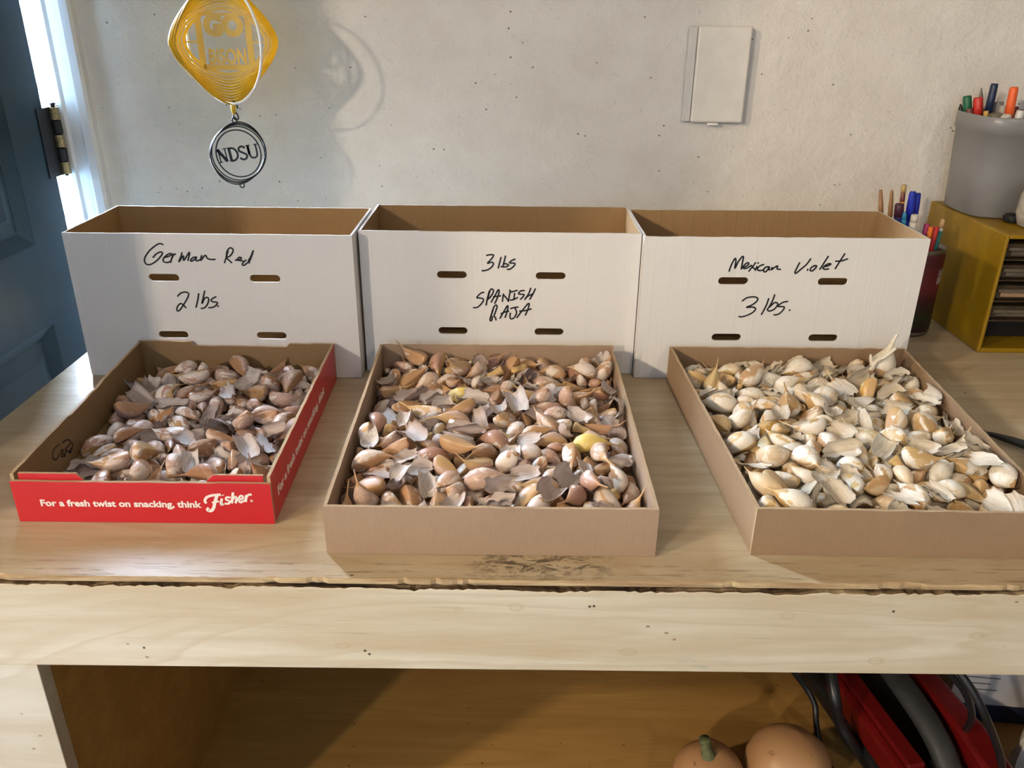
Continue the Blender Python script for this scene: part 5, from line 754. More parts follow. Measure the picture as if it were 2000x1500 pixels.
"7 3182 8826 147 -189 751 627 1;0 3478 10505 79 -468 -591 410 0;1 3717 7088 84 158 373 862 0;3 3318 6877 109 933 153 7 0;5 3865 8156 125 607 -628 -382 0;2 3713 7796 80 325 170 318 0;6 4264 7069 106 -213 -238 742 0;1 4709 7682 84 209 347 810 0;6 4489 9315 106 -200 -249 773 0;5 2625 8800 109 363 136 482 1;3 4876 6988 75 151 -349 -852 0;7 4100 8148 149 -606 793 20 1;6 2809 7140 133 -906 341 227 0;4 3226 8230 96 340 568 608 0;0 3282 9155 60 -70 -387 911 0;7 3742 8791 106 145 -326 -883 0;1 5041 9555 96 -881 -343 313 0;7 3109 7582 112 -320 220 -434 1;2 4335 10390 85 -400 -22 142 0;2 2749 7721 80 366 28 -50 0;5 3882 9824 109 316 225 669 0;0 4917 10221 71 15 -514 -855 0;1 2995 9238 73 -95 -346 905 0;0 3992 9392 84 870 294 -233 0;6 4180 7770 106 -273 166 -442 0;3 4887 8254 75 353 -139 -348 0;1 4549 8512 84 142 380 873 0;6 3931 10340 126 371 -15 77 0;2 2500 10426 80 340 -137 -457 0;6 4986 9305 141 -959 181 28 0;5 2721 8297 109 0 -404 907 1;3 4275 10005 83 -426 -185 514 0;1 3059 9884 73 -358 17 -17 0;2 4900 8824 80 367 -8 -142 0;2 2715 9693 80 365 -31 -199 0;6 2788 10557 139 -604 760 205 1;5 4663 9590 135 -187 396 -898 1;2 2450 8872 108 639 -610 -389 0;2 4500 7731 108 198 838 396 0;0 3590 10631 74 700 -300 -318 0;2 3561 10126 107 -601 118 77 0;0 4103 9264 60 -27 392 -911 0;6 3394 9910 106 -302 -105 365 0;6 4094 8503 155 806 75 -209 0;7 3774 9105 147 728 237 159 0;3 4203 8724 118 827 -473 17 0;3 4722 9292 96 553 528 414 0;4 2608 7982 82 446 33 14 1;3 4828 7512 103 735 104 -133 0;1 2706 6815 73 -359 2 20 0;6 3654 9547 148 805 407 19 0;0 5066 10447 60 -159 -359 859 0;6 3600 8484 160 596 -216 -406 0;4 2815 7883 140 366 -738 -211 0;1 3458 9355 73 -239 -267 712 0;6 4656 7324 106 -316 -48 199 1;3 3358 8581 87 -274 364 -762 0;6 4947 9053 151 982 146 64 1;4 3108 7173 108 -897 383 208 0;7 4119 7424 145 946 -222 -142 0;0 3825 7507 60 -304 -249 620 0;5 3785 6861 127 -30 670 722 0;6 3508 8254 118 -379 -37 256 0;1 2432 9532 84 103 -393 -867 0;5 3067 8183 132 589 -481 -356 0;2 3516 7794 86 -395 -99 290 0;4 2840 9793 72 -352 92 -177 0;1 4660 10587 96 -672 577 -243 1;2 4977 10069 112 -929 338 -13 0;4 5200 8639 107 -586 -611 521 0;1 5130 8894 100 904 99 -336 0;3 3529 6843 183 399 696 -401 0;5 3224 8338 248 181 -142 971 1;5 2502 6918 110 332 182 601 0;1 4272 9625 99 776 -17 -177 0;6 4495 7063 244 -487 -325 -714 1;4 2580 8121 112 -92 -957 -261 1;1 3162 10073 97 -682 573 -241 0;2 2458 7796 147 -102 -515 -554 0;0 3444 8031 60 -97 -365 902 0;0 5118 7199 76 -404 748 -290 0;4 4589 8323 82 435 132 190 0;1 2498 9356 73 -363 27 -10 0;5 5277 9868 142 583 -736 -40 0;5 4426 7480 127 -96 776 -617 0;3 3365 10682 100 109 877 -466 0;3 3421 8973 241 712 63 -210 1;7 3886 7744 172 415 405 779 1;2 3626 9859 116 686 418 434 0;0 2513 10151 60 -369 -135 362 0;4 3367 6842 266 -189 944 135 0;5 4466 10597 124 640 -436 -527 1;1 3411 9041 99 2 882 469 0;0 4095 10709 60 -10 384 -920 0;4 3269 7746 82 413 -171 -388 0;5 5062 9482 302 512 268 -59 1;0 4334 9780 85 278 950 96 0;4 4370 9113 100 819 -278 -316 0;7 5111 7990 106 248 254 655 0;1 2466 8579 73 -355 -50 156 0;6 5075 7602 143 -789 612 -18 1;4 3878 8462 72 -218 -289 785 0;5 2820 10029 131 551 -536 -354 0;3 5150 10273 95 -719 -122 204 0;5 3036 8533 109 -315 -252 480 0;0 4492 10150 81 194 765 612 0;6 4024 8741 260 747 -577 99 0;0 4372 7764 166 -505 -313 275 0;5 2576 10006 124 724 288 133 0;3 3620 7396 84 -74 448 -879 1;3 4037 10104 99 -14 -768 -639 0;7 4406 7965 147 894 -92 -70 0;5 3002 9501 142 481 59 477 0;1 4953 7226 84 68 -400 -889 0;3 3512 8882 82 -456 -75 250 0;0 4812 10308 60 -129 371 -849 0;5 2658 9500 147 -272 -673 -686 1;2 5208 9093 119 891 369 209 1;4 2370 9807 72 -234 272 -645 0;1 2462 8295 113 -586 -288 3 0;7 3972 9550 120 80 -235 -948 0;1 5016 8704 97 -161 868 -424 0;5 3665 8055 155 -913 100 -68 1;2 4180 9416 111 -883 -20 266 0;6 3506 7551 165 800 215 274 0;7 5174 8381 214 -400 -676 -181 1;2 4418 9987 115 568 550 520 0;8 3082 9037 22 -527 840 114 0;0 2874 8607 106 -876 42 -479 0;4 5165 10090 128 -247 527 -512 0;6 3338 7149 140 74 29 690 0;7 3175 9762 212 72 195 -533 0;6 4827 7859 143 -54 987 -145 0;6 4545 6862 154 -770 -14 228 0;6 3774 10113 211 382 913 -134 1;7 4344 8921 106 354 -16 -79 0;7 3868 7261 112 -387 15 61 0;7 3442 10400 199 199 52 824 0;6 2850 7534 151 -106 867 412 0;9 3089 7042 111 -284 -952 3 0;3 4388 9530 194 -568 609 534 0;15 2940 8070 240 52 404 653 1;3 3554 7318 228 -99 -202 -119 1;5 4798 8510 138 -247 -951 -164 0;4 4946 10409 121 177 -389 -535 0;6 3756 9764 301 -974 -168 -105 1;1 4519 9771 106 258 -948 29 0;5 4710 7595 270 105 -551 -809 1;3 3989 7030 123 722 555 387 0;3 3784 9317 117 -550 -321 57 0;8 4627 7136 98 -352 -158 522 0;6 2482 9680 240 983 11 -160 1;12 2531 7324 24 85 -979 -106 0;0 3708 7572 76 -415 753 -401 0;4 4326 8240 97 395 707 482 0;2 3081 7917 176 276 169 764 0;2 3117 7185 278 117 -125 -984 1;0 4934 9757 60 -293 -262 648 0;1 2925 8995 73 -276 -232 629 0;6 2546 10283 213 79 -177 98 0;9 4637 9042 142 188 -232 778 0;15 2964 7403 311 -419 -303 -210 1;2 3307 9460 85 -121 382 -841 0;3 4665 8683 118 257 -843 -351 0;7 4025 9126 224 -409 545 -176 0;2 4625 10256 112 156 555 -816 0;15 4458 7611 357 84 61 -859 1;6 3857 10630 164 932 -115 273 0;10 4151 7136 170 742 435 477 0;10 4152 7908 349 -514 -851 -95 1;1 3287 10350 94 -418 647 -318 0;2 2868 9661 201 727 624 133 0;5 3114 9002 319 332 400 407 1;5 5011 8717 264 -6 353 933 1;2 2993 9277 250 -496 652 -353 1;5 4700 8868 210 -651 182 -476 1;12 4193 9197 269 205 -139 -346 0;6 3415 9667 253 394 -52 837 1;6 4114 10053 267 -171 81 -346 1;5 2981 10254 130 582 -680 -291 1;5 3596 7024 196 -372 -600 702 0;3 4092 6821 134 131 -929 -80 0;9 4025 8236 219 914 364 74 0;11 3736 7515 237 -195 168 -881 0;3 4921 7473 238 -529 517 301 1;2 3543 9200 182 -331 -590 409 1;0 4456 7378 262 127 681 -606 0;1 2697 9868 196 -133 601 786 0;3 4130 9393 287 226 -389 -602 1;5 4392 8427 170 187 -517 772 0;5 2989 7724 311 37 421 566 1;15 2419 7245 205 720 -398 -434 1;0 2880 8768 71 134 -487 -822 0;2 2442 10652 106 283 -709 -644 0;0 4754 7097 78 457 -748 -441 0;15 4706 8066 179 72 251 -622 0;1 4238 10203 104 703 -226 -114 0;6 4617 9940 229 -442 887 58 1;11 4034 8568 495 120 -551 238 1;6 4790 10607 255 -770 -157 611 1;6 3018 8725 281 604 -178 240 1;2 2472 7585 108 -570 485 -381 0;5 4463 8688 169 802 572 -164 0;13 3456 7121 380 -410 -16 529 1;2 2676 9216 106 712 306 136 0;5 5142 9683 325 144 776 610 1;7 3579 8249 352 -324 381 -569 1;2 3656 10648 222 444 -508 -101 1;15 4964 9740 116 274 -906 -196 0;5 2654 7947 270 -538 632 -406 1;13 2651 8524 201 -202 387 -897 1;7 3879 8953 341 -292 912 -123 1;3 4170 7978 266 -603 -560 430 1;5 4042 9678 319 72 609 789 1;10 2433 9156 172 -568 -279 215 0;7 3172 8050 326 296 197 -81 1;4 3320 9298 148 445 -261 208 0;5 3164 6867 307 -271 607 611 1;3 4096 7673 270 -344 -539 489 1;0 4712 9856 74 327 -690 -608 0;6 3411 10080 326 393 -201 65 1;7 4995 9037 342 212 -100 -916 1;3 3925 7402 285 -274 -590 754 1;0 4158 8904 243 899 -139 96 0;10 3627 9282 211 104 -338 627 1;0 3297 10523 75 -127 741 656 0;5 4444 10301 210 708 206 220 1;6 3787 7093 306 47 98 973 1;7 2466 10047 347 -926 -91 329 1;13 4142 6903 328 -206 -204 942 0;15 3269 7430 324 -30 243 -622 1;9 4283 9738 239 -509 -289 -755 1;0 2985 10505 138 635 372 -135 0;2 4740 9424 246 -497 801 256 1;3 3913 10225 325 992 38 110 1;7 2596 7594 299 352 -910 72 1;1 4931 8060 114 -844 -55 -362 0;7 2680 8448 261 -174 21 -970 1;6 5257 10515 143 -237 277 -923 0;6 3451 8752 271 -274 620 -733 1;0 4490 8143 97 740 504 434 0;4 4972 7366 250 -134 830 -477 1;9 4576 10074 178 223 344 -491 0;6 2896 6915 182 -4 -480 545 0;10 4995 7150 206 226 62 62 0;1 4046 10563 113 -244 -434 417 0;1 3365 7465 331 -428 531 -714 0;12 2527 9122 187 -439 -385 -464 0;11 2991 7026 416 -752 -71 512 1;4 4329 7256 246 39 -976 198 1;1 2656 7358 192 688 -710 140 0;3 2767 9078 128 392 -791 438 1;10 5314 9003 230 659 -24 716 1;6 2985 10426 318 -92 -267 -958 1;5 4513 8150 283 741 -534 -374 0;6 4320 8774 324 -957 -179 223 1;5 2823 7484 354 -405 -641 624 1;3 3811 8326 262 -25 212 -926 0;1 3542 7888 201 -532 124 -598 0;4 5070 6831 226 169 720 144 0;10 2477 8096 310 -325 76 886 1;3 5340 10228 156 0 -513 459 0;2 4237 10598 89 133 -349 -773 0;2 3759 7328 339 -779 153 -237 1;8 3037 10673 54 855 -391 -332 0;0 4365 9850 169 -235 -668 668 0;2 4310 9423 243 -149 -628 350 1;2 3703 8736 396 -555 209 -182 1;2 3211 8592 229 -267 798 -539 0;4 3702 9217 282 -957 -251 80 1;8 3530 10240 290 -19 954 147 1;13 4357 7808 419 25 -201 -253 1;4 4730 9144 240 97 -728 -650 0;5 2619 9903 381 -819 -537 -147 1;14 4794 9970 172 -132 -367 874 1;3 3401 8496 277 -583 -472 649 1;7 4896 7740 350 322 791 517 1;5 4810 8043 248 673 505 103 0;2 3266 9125 195 139 503 -845 0;5 2840 10187 302 368 920 115 1;1 4801 9783 153 395 -83 -607 1;9 2798 8630 303 228 -478 58 1;2 4270 8247 240 420 478 556 0;9 4492 9424 245 -432 606 -581 0;3 3068 7496 416 -132 -840 494 1;3 4773 8914 401 -766 -403 189 1;0 2686 9348 183 -57 718 -676 1;5 5242 10003 298 -27 787 -528 1;4 4707 7347 316 -875 340 70 1;3 3160 9400 167 -11 -159 557 1;9 4858 6816 114 -662 -81 -66 0;17 3555 9238 368 452 -658 -337 1;0 2998 8475 287 -52 988 93 0;1 3332 10156 103 -762 -644 -21 0;6 3051 9588 330 35 -179 948 1;16 2787 8905 62 -351 366 -531 0;4 2779 7032 281 -555 -393 -106 0;2 4360 10504 246 -87 -246 90 1;5 4355 9978 315 117 -966 188 1;0 2585 10563 91 -705 287 -527 0;3 3643 10445 106 -801 507 56 0;11 3220 7034 331 445 246 85 1;5 3480 7268 422 -662 603 -324 1;4 3778 7679 309 715 -308 -444 1;4 3723 8606 279 137 -850 -394 0;3 3753 8484 253 -497 384 -776 0;3 3340 7925 114 -665 -710 212 0;5 2900 8252 276 -738 660 127 1;2 5040 8524 232 30 -674 -88 1;6 4400 7195 409 -13 -106 -981 1;4 2852 9301 182 683 698 188 0;17 4142 7726 405 -718 441 61 1;7 3660 9556 382 201 -111 194 1;2 5155 8156 266 855 -485 114 0;7 4836 9275 403 -851 -7 304 1;0 3302 6970 256 -85 782 40 0;1 3847 9458 248 -314 -563 730 0;0 2382 8715 170 451 135 704 0;6 2850 9089 326 499 -200 -531 1;9 2649 10185 386 118 209 725 0;6 3270 9312 347 -986 -105 108 1;0 4520 9072 170 -236 -487 413 0;2 5142 8254 398 -81 505 763 1;3 4200 9072 295 68 429 -625 1;11 4268 9781 402 329 33 -525 1;16 4075 6780 319 276 -608 725 0;3 3992 8026 303 -791 -592 17 1;5 4908 9905 300 -28 977 195 1;6 3370 9120 441 -789 -597 -138 1;7 4823 7032 292 -846 -338 127 1;2 3327 7878 258 270 -478 -834 0;3 4984 10637 146 -507 163 -785 0;12 3091 10336 155 408 -177 -625 0;5 4574 9689 389 -591 552 560 1;4 2648 8220 281 244 951 -75 1;1 3068 10187 317 670 -527 -462 1;4 4248 8070 376 -238 247 -589 1;9 4610 7793 348 -102 -924 154 0;6 2828 7826 464 785 -26 7 1;7 4019 7099 405 531 535 471 1;0 2344 10181 244 -670 -515 -472 0;0 5213 8815 174 648 3 -616 0;11 4238 10321 283 -162 -352 -311 1;16 2700 6965 88 -806 -54 330 0;2 3388 8192 343 483 -637 -466 1;2 4247 7556 335 -856 -378 -39 1;2 3929 7608 371 -638 697 -203 1;1 3745 10461 255 -565 -4 -191 1;2 4433 9069 298 -182 -180 88 1;0 5198 9513 76 -285 781 -487 0;7 2580 6886 338 -886 219 316 1;1 2805 8840 184 -468 823 -243 1;7 2529 8184 400 -338 -15 922 1;3 3622 9357 481 701 -150 -512 1;13 3962 8723 401 134 854 296 1;2 4457 7956 400 190 101 975 0;5 2674 7338 397 730 -470 -326 1;13 4530 7551 468 145 314 -833 1;8 4753 6800 271 -345 217 119 0;5 4084 10478 272 -259 641 -717 1;6 4007 8364 405 -321 -866 353 1;12 2750 9917 306 -774 -392 354 1;1 4783 10381 192 -789 231 -544 0;6 3908 9401 428 -40 343 -903 1;7 2611 9367 349 -18 -401 910 1;6 4485 8681 431 -204 757 -332 1;10 2770 9603 341 315 -396 -609 1;0 4689 7169 250 925 23 -158 1;4 4931 8836 366 107 -247 93 1;4 3215 10279 246 -466 -450 403 0;1 4963 8298 196 356 632 575 1;3 5232 9334 257 75 371 -68 1;0 4295 9805 265 25 842 -513 0;2 4475 9240 300 -239 -15 -11 1;15 4532 10028 421 -793 -263 77 1;1 5208 10338 244 -123 920 290 0;17 3559 7646 337 322 733 498 0;2 3386 7738 259 676 61 588 0;1 2512 10475 302 -670 89 89 1;4 3078 9135 429 -637 73 -234 1;1 3924 6868 313 -470 -842 -247 0;7 5122 7514 432 -345 -221 600 1;5 3482 8578 414 7 885 -444 1;3 4936 10101 284 -560 -77 -222 1;14 3230 7119 425 -512 -826 -207 1;1 2420 7886 289 16 513 507 1;7 3800 8041 358 249 -279 -608 1;7 4303 8334 413 152 631 581 1;3 5035 7013 184 -191 -125 441 0;3 3122 8569 387 -783 -206 387 1;0 3450 8060 260 -710 -661 217 1;4 3055 8278 385 -269 -944 119 1;2 4877 6838 299 -161 927 -335 0;7 2763 6895 457 273 -40 945 1;1 2419 9208 98 -899 -148 344 0;3 3684 7218 457 -239 962 -94 1;11 4377 9397 420 12 16 -16 1;4 4640 8446 373 -191 -610 766 1;4 4638 10310 293 520 -698 -392 1;3 2925 9382 363 361 -365 -308 1;9 4162 10285 244 764 400 90 0;6 4970 8112 361 33 53 887 1;13 4339 10744 253 -224 871 411 1;9 4033 8834 369 -333 910 176 0;4 4096 7514 404 -61 93 -654 1;3 2686 9664 360 553 107 672 1;6 3717 9130 463 444 37 892 1;7 3157 10021 444 917 257 224 1;4 4638 8403 227 -1 -795 592 0;4 2623 10592 238 602 -356 -495 1;4 5280 9453 200 -707 466 498 0;1 3177 7771 314 -481 -841 212 1;2 3302 7298 341 380 249 -344 1;5 5081 10220 383 5 -555 753 1;1 5056 10407 270 -982 -128 -127 0;5 4304 7704 504 981 -110 -132 1;3 3169 10590 147 569 -680 354 0;0 3699 9962 299 -223 -207 -35 0;7 2481 8809 318 -734 566 -273 1;7 4827 8615 402 -664 590 107 1;16 2967 9871 308 631 -312 559 1;5 2738 8894 370 680 -306 226 1;3 3607 7748 402 -141 89 895 1;7 3874 10351 421 46 -68 -989 1;7 3114 7673 521 -92 -154 -645 1;4 4295 7391 319 956 105 83 1;10 2461 9200 206 -412 887 -201 1;5 3557 9858 399 230 -342 32 1;7 2562 7184 482 -277 -732 552 1;5 3606 8972 344 365 836 -285 1;2 3329 7618 410 425 204 -169 1;17 3677 7492 330 -123 795 -592 1;5 4916 8382 428 905 386 -128 1;12 2635 9567 379 -86 711 675 1;8 2420 8067 270 539 628 338 0;12 5095 6986 374 170 334 -17 0;15 4068 8010 418 -444 892 70 1;8 3674 10336 196 894 -267 -40 0;10 3857 6991 430 -859 507 -57 1;8 4063 9840 21 693 694 -138 0;11 4256 9132 413 -956 -253 119 1;12 4443 10368 334 876 417 -34 1;13 5157 8677 327 734 -650 -170 1;10 3279 10311 391 397 -33 882 1;8 2788 7998 314 -409 -887 189 0;11 4936 10232 283 21 -354 917 1;13 4640 8965 427 -873 332 -246 1;13 5308 9444 402 -682 587 -303 1;8 3347 7165 455 -561 514 -206 1;11 2380 10560 206 -611 -768 43 1;9 4184 9481 333 777 -597 -155 1;13 3200 8848 415 768 633 80 1;11 4666 10362 437 -84 -29 469 1;12 4225 7077 423 893 -440 -84 1;10 4938 7655 493 157 -81 552 1;12 2521 10125 398 781 -553 148 1;13 5102 9311 376 -454 -889 -34 1;15 4810 9533 371 -145 982 30 1;9 5139 10651 118 448 -772 249 0;9 4743 9070 424 -987 -27 -131 1;13 3728 6904 316 -649 -492 -349 1;10 4648 9263 374 -344 201 -552 1;15 5088 10010 384 992 117 10 1;9 3273 8433 319 850 -511 102 1;13 3795 8444 407 432 838 292 1;8 3333 9928 381 -942 -210 167 1;10 2571 7690 378 923 -346 42 1;11 4970 7601 520 304 941 32 1;9 4598 9032 409 197 7 898 1;8 3277 7724 372 540 -526 -6 0;13 5058 8012 462 -981 29 170 1;9 3445 10582 268 368 -724 -195 0;12 4700 10144 349 -517 -187 803 1;14 3772 8807 468 605 -789 19 1;11 4774 6944 398 -849 479 -120 1;13 4445 7889 486 -972 164 -84 1;14 3388 9523 363 929 -349 105 1;8 2954 8524 266 644 -409 561 1;9 3546 7523 385 -969 187 -1 1;11 4929 6883 467 299 46 -689 1;14 3270 10633 251 -975 207 -59 1;12 4168 6811 333 -20 -984 69 1;10 2466 9567 365 -230 942 -169 1;13 3509 10254 366 121 950 -74 1;15 3632 7992 381 -951 128 -190 1;11 3202 7346 461 593 -801 33 1;13 4804 7951 390 89 989 -63 1;12 3931 10607 334 45 938 -9 1"]

# ============================ trays ===========================================
TT = .0035
def lerp2(a, b, s): return Vector((a[0] + (b[0] - a[0]) * s, a[1] + (b[1] - a[1]) * s, 0))
def tray(name, t, label, inner, outer, edge, profs, floor_m):
    """shallow cardboard tray: floor and four walls cut to their own top line"""
    q = [Vector((x, y, 0)) for x, y in TRAYQ[t]]
    c = sum(q, Vector()) / 4
    o = empty(name, (c.x, c.y, 0)); tag(o, label, 'tray', 'shallow cardboard trays of garlic')
    L = [v - c for v in q]
    mb = MB(); mb.add([v + Vector((0, 0, .0006)) for v in L] + [v + Vector((0, 0, .0026)) for v in L], [(3, 2, 1, 0), (4, 5, 6, 7)] + [(i, (i + 1) % 4, 4 + (i + 1) % 4, 4 + i) for i in range(4)])
    mb.build('bottom', floor_m, o)
    names = ['front_wall', 'side_wall', 'back_wall', 'side_wall']
    walls = []
    for i in range(4):
        a, b = L[i], L[(i + 1) % 4]
        ln = (b - a).length; d = (b - a).normalized()
        n = d.cross(Vector((0, 0, 1)))              # outward
        ext = TT if i in (0, 2) else 0
        pr = [(s * ln, h) for s, h in profs[i]]
        pr[0] = (-ext, pr[0][1]); pr[-1] = (ln + ext, pr[-1][1])
        rr = random.Random(t * 10 + i); fine = []
        for (s0, h0), (s1, h1) in zip(pr, pr[1:]):
            k = max(1, int(abs(s1 - s0) / .012))
            for j in range(k): f = j / k; fine.append((s0 + (s1 - s0) * f, h0 + (h1 - h0) * f + (rr.uniform(-.0005, .0005) if j else 0)))
        fine.append(pr[-1])
        mb = MB(); panel(mb, [(-ext, .0004), (ln + ext, .0004)] + fine[::-1], [], a, d, (0, 0, 1), TT, (0, 1, 2))
        w_ = mb.build(names[i], [inner, outer, edge], o); walls.append((w_, a, b, d, n))
    return o, L, walls

H1, H2, H3 = TRAYH
T1, L1, W1_ = tray('cardboard_tray', 0, 'red printed cardboard snack tray holding purple-tan garlic, in front of the German Red box',
    M['kraft_dark'], M['red_board'], M['kraft_edge'],
    [[(0, .0475), (1, .0475)], [(0, .0545), (1, .0545)], [(0, .0545), (.22, .0545), (.235, .0495), (.72, .0495), (.735, .0555), (1, .0555)], [(0, .0545), (.36, .0545), (.39, .053), (.62, .053), (.65, .055), (1, .0545)]], M['kraft_dark'])
T2, L2, W2_ = tray('cardboard_tray', 1, 'plain brown cardboard tray of rosy garlic in front of the SPANISH RAJA box',
    M['kraft'], M['kraft'], M['kraft_edge'],
    [[(0, .0535), (1, .0535)], [(0, .0535), (.86, .0535), (.97, .050), (1, .044)], [(0, .0545), (1, .0545)], [(0, .0545), (1, .0535)]], M['kraft'])
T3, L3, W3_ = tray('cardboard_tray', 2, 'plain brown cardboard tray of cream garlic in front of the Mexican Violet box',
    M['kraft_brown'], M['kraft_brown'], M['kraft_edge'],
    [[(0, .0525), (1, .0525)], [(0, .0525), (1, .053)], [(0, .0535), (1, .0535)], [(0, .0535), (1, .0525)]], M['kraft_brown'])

# red tray: corner tabs folded inside the front wall
a, b = L1[0], L1[1]; d = (b - a).normalized(); nrm = d.cross(Vector((0, 0, 1)))
for s0, s1 in ((0.004, .068), (.192, .249)):
    mb = MB(); panel(mb, [(s0, .0045), (s1, .0045), (s1, .048), (s1 - .006 if s0 < .1 else s1, .0545), (s0 if s0 < .1 else s0 + .007, .0545), (s0, .048)], [], a - nrm * .0008, d, (0, 0, 1), -.003, (0, 0, 1))
    mb.build('corner_tab', [M['red_board'], M['kraft_edge']], T1)
# print on the red tray: slogan and script name on the front, slogan again on the long side
def print_line(parent, txt, origin, X, width, cap):
    me = text_mesh(txt, .012, .00040, .00015, 0, 1.0)
    xs = [v.co.x for v in me.vertices]
    k = width / (max(xs) - min(xs)); x0 = min(xs)
    X = Vector(X).normalized(); Z = Vector((0, 0, 1)); N = X.cross(Z); O = Vector(origin)
    kz = cap / (.012 * .70)
    for v in me.vertices:
        p = v.co.copy()
        v.co = O + X * ((p.x - x0) * k) + Z * (p.y * kz) + N * (.00025 + p.z)
    me.update()
    o = link('lettering', me, M['white_print'], parent); o['label'] = 'white printed lettering'
    return o
fo = a + nrm * (TT)
sl = .0255
print_line(T1, 'For a fresh twist on snacking, think', fo + d * .0225 + Vector((0, 0, .0195)), d, .1625, .0072)
FS = [([(1397, 242), (1386, 222), (1400, 197), (1440, 182), (1505, 176)], 17), ([(1478, 180), (1462, 230), (1452, 275), (1432, 298), (1406, 292), (1416, 276)], 20), ([(1440, 236), (1492, 226)], 13),
      ([(1514, 206), (1507, 248), (1527, 246)], 16), ([(1519, 178), (1522, 183)], 17), ([(1578, 198), (1550, 196), (1546, 213), (1570, 224), (1565, 243), (1534, 243)], 13),
      ([(1598, 160), (1588, 240)], 17), ([(1592, 214), (1614, 192), (1624, 206), (1617, 240)], 15), ([(1645, 214), (1672, 202), (1664, 184), (1646, 192), (1640, 216), (1654, 234), (1682, 220)], 13),
      ([(1698, 180), (1691, 230)], 17), ([(1694, 202), (1712, 178), (1738, 176)], 14), ([(1737, 214), (1745, 222), (1737, 230), (1729, 222), (1737, 214)], 4)]
bpy.context.view_layer.update()
c1 = T1.matrix_world.translation; st = []
for pts, w_ in FS:
    l = []
    for x, y in pts:
        q = on_plane(40 + x * .26, 920 + y * .26, c1 + fo, nrm) - c1 - fo
        l.append((q.dot(d), q.z))
    st.append((l, w_ * .26 * .00062))
mb = MB(); ribbons(mb, st, .002, fo + nrm * .0001, d, (0, 0, 1), .0003, 5, 0, False, .00002)
o = mb.build('script_logo', M['white_print'], T1); o['label'] = 'white script name lettering'
a1, b1 = L1[1], L1[2]; d1 = (b1 - a1).normalized(); n1_ = d1.cross(Vector((0, 0, 1)))
print_line(T1, 'For a fresh twist on snacking, think', a1 + n1_ * TT + d1 * .02 + Vector((0, 0, .020)), d1, .255, .010)
# dark scribble inside the far long wall of the red tray
a3, b3 = L1[3], L1[0]; d3 = (b3 - a3).normalized(); n3_ = d3.cross(Vector((0, 0, 1)))
SCR = [[(330, 650), (300, 680), (295, 725), (315, 735), (330, 705)], [(335, 700), (345, 680), (352, 690), (340, 715), (352, 720)], [(355, 700), (360, 720), (366, 690)], [(350, 640), (375, 625), (395, 640), (375, 665), (365, 680), (395, 700)], [(385, 690), (402, 665), (405, 640), (398, 690), (390, 690)]]
st = []
for s_ in SCR:
    l = []
    for x, y in s_:
        q = on_plane(x * .35, 640 + y * .35, c1 + a3, n3_) - c1 - a3; l.append((q.dot(d3), q.z))
    st.append(l)
mb = MB(); ribbons(mb, st, .0015, a3 - n3_ * .0001, d3, (0, 0, 1), -.0003)
mb.build('marker_writing', M['ink'], T1)

# ============================ garlic ==========================================
def place_words(t, x, y):
    """which part of its tray a piece lies in, told by the door on one side and the cabinet on the other"""
    (x0, y0), (x1, _), (x2, y2), (x3, _) = TRAYQ[t]
    v = (y - y0) / (y2 - y0); u = (x - (x0 + (x3 - x0) * v)) / ((x1 + (x2 - x1) * v) - (x0 + (x3 - x0) * v))
    row = 'front' if v < .25 else 'near middle' if v < .5 else 'far middle' if v < .75 else 'back'
    side = 'door side' if u < .25 else 'door half' if u < .5 else 'cabinet half' if u < .75 else 'cabinet side'
    return row + ' ' + side
SIZE = ['small', 'small', 'medium', 'medium', 'medium', 'medium', 'large', 'large']
TRAYN = ['red cardboard tray', 'middle brown tray', 'Mexican Violet tray']
LOOK = [('purple-tan garlic clove', 'grey-lilac papery skin', 'cut tan garlic stem end'), ('rosy brown garlic clove', 'pinkish papery skin', 'cut tan garlic stem end'), ('cream garlic clove', 'ivory papery skin', 'cut tan garlic stem end')]
GROUP = [('garlic cloves in the red tray', 'loose skins in the red tray', 'stem ends in the red tray'), ('garlic cloves in the middle tray', 'loose skins in the middle tray', 'stem ends in the middle tray'), ('garlic cloves in the Mexican Violet tray', 'loose skins in the Mexican Violet tray', 'stem ends in the Mexican Violet tray')]
NAME = [('purple_garlic_clove', 'lilac_garlic_skin', 'garlic_stem_end'), ('rosy_garlic_clove', 'pink_garlic_skin', 'garlic_stem_end'), ('cream_garlic_clove', 'ivory_garlic_skin', 'garlic_stem_end')]
SPECIAL = {(1, 447): ['clove_yellow', 'bright yellow peeled clove among the rosy cloves of the middle tray'], (2, 200): ['clove_amber', 'amber-brown clove among the cream ones, by the near long wall'], (1, 351): ['clove_yellow', 'pale yellow peeled clove toward the back of the middle tray'], (2, 333): ['clove_amber', 'golden clove just below the ivory bulb'], (2, 354): ['paper', 'big pale skin sheet over the centre of the Mexican Violet tray', 1.12], (0, 204): ['paper', 'broad pale skin sheet by the printed side of the red tray', 1.12], (1, 478): ['paper', 'broad ribbed skin sheet near the front of the middle tray', 1.12]}
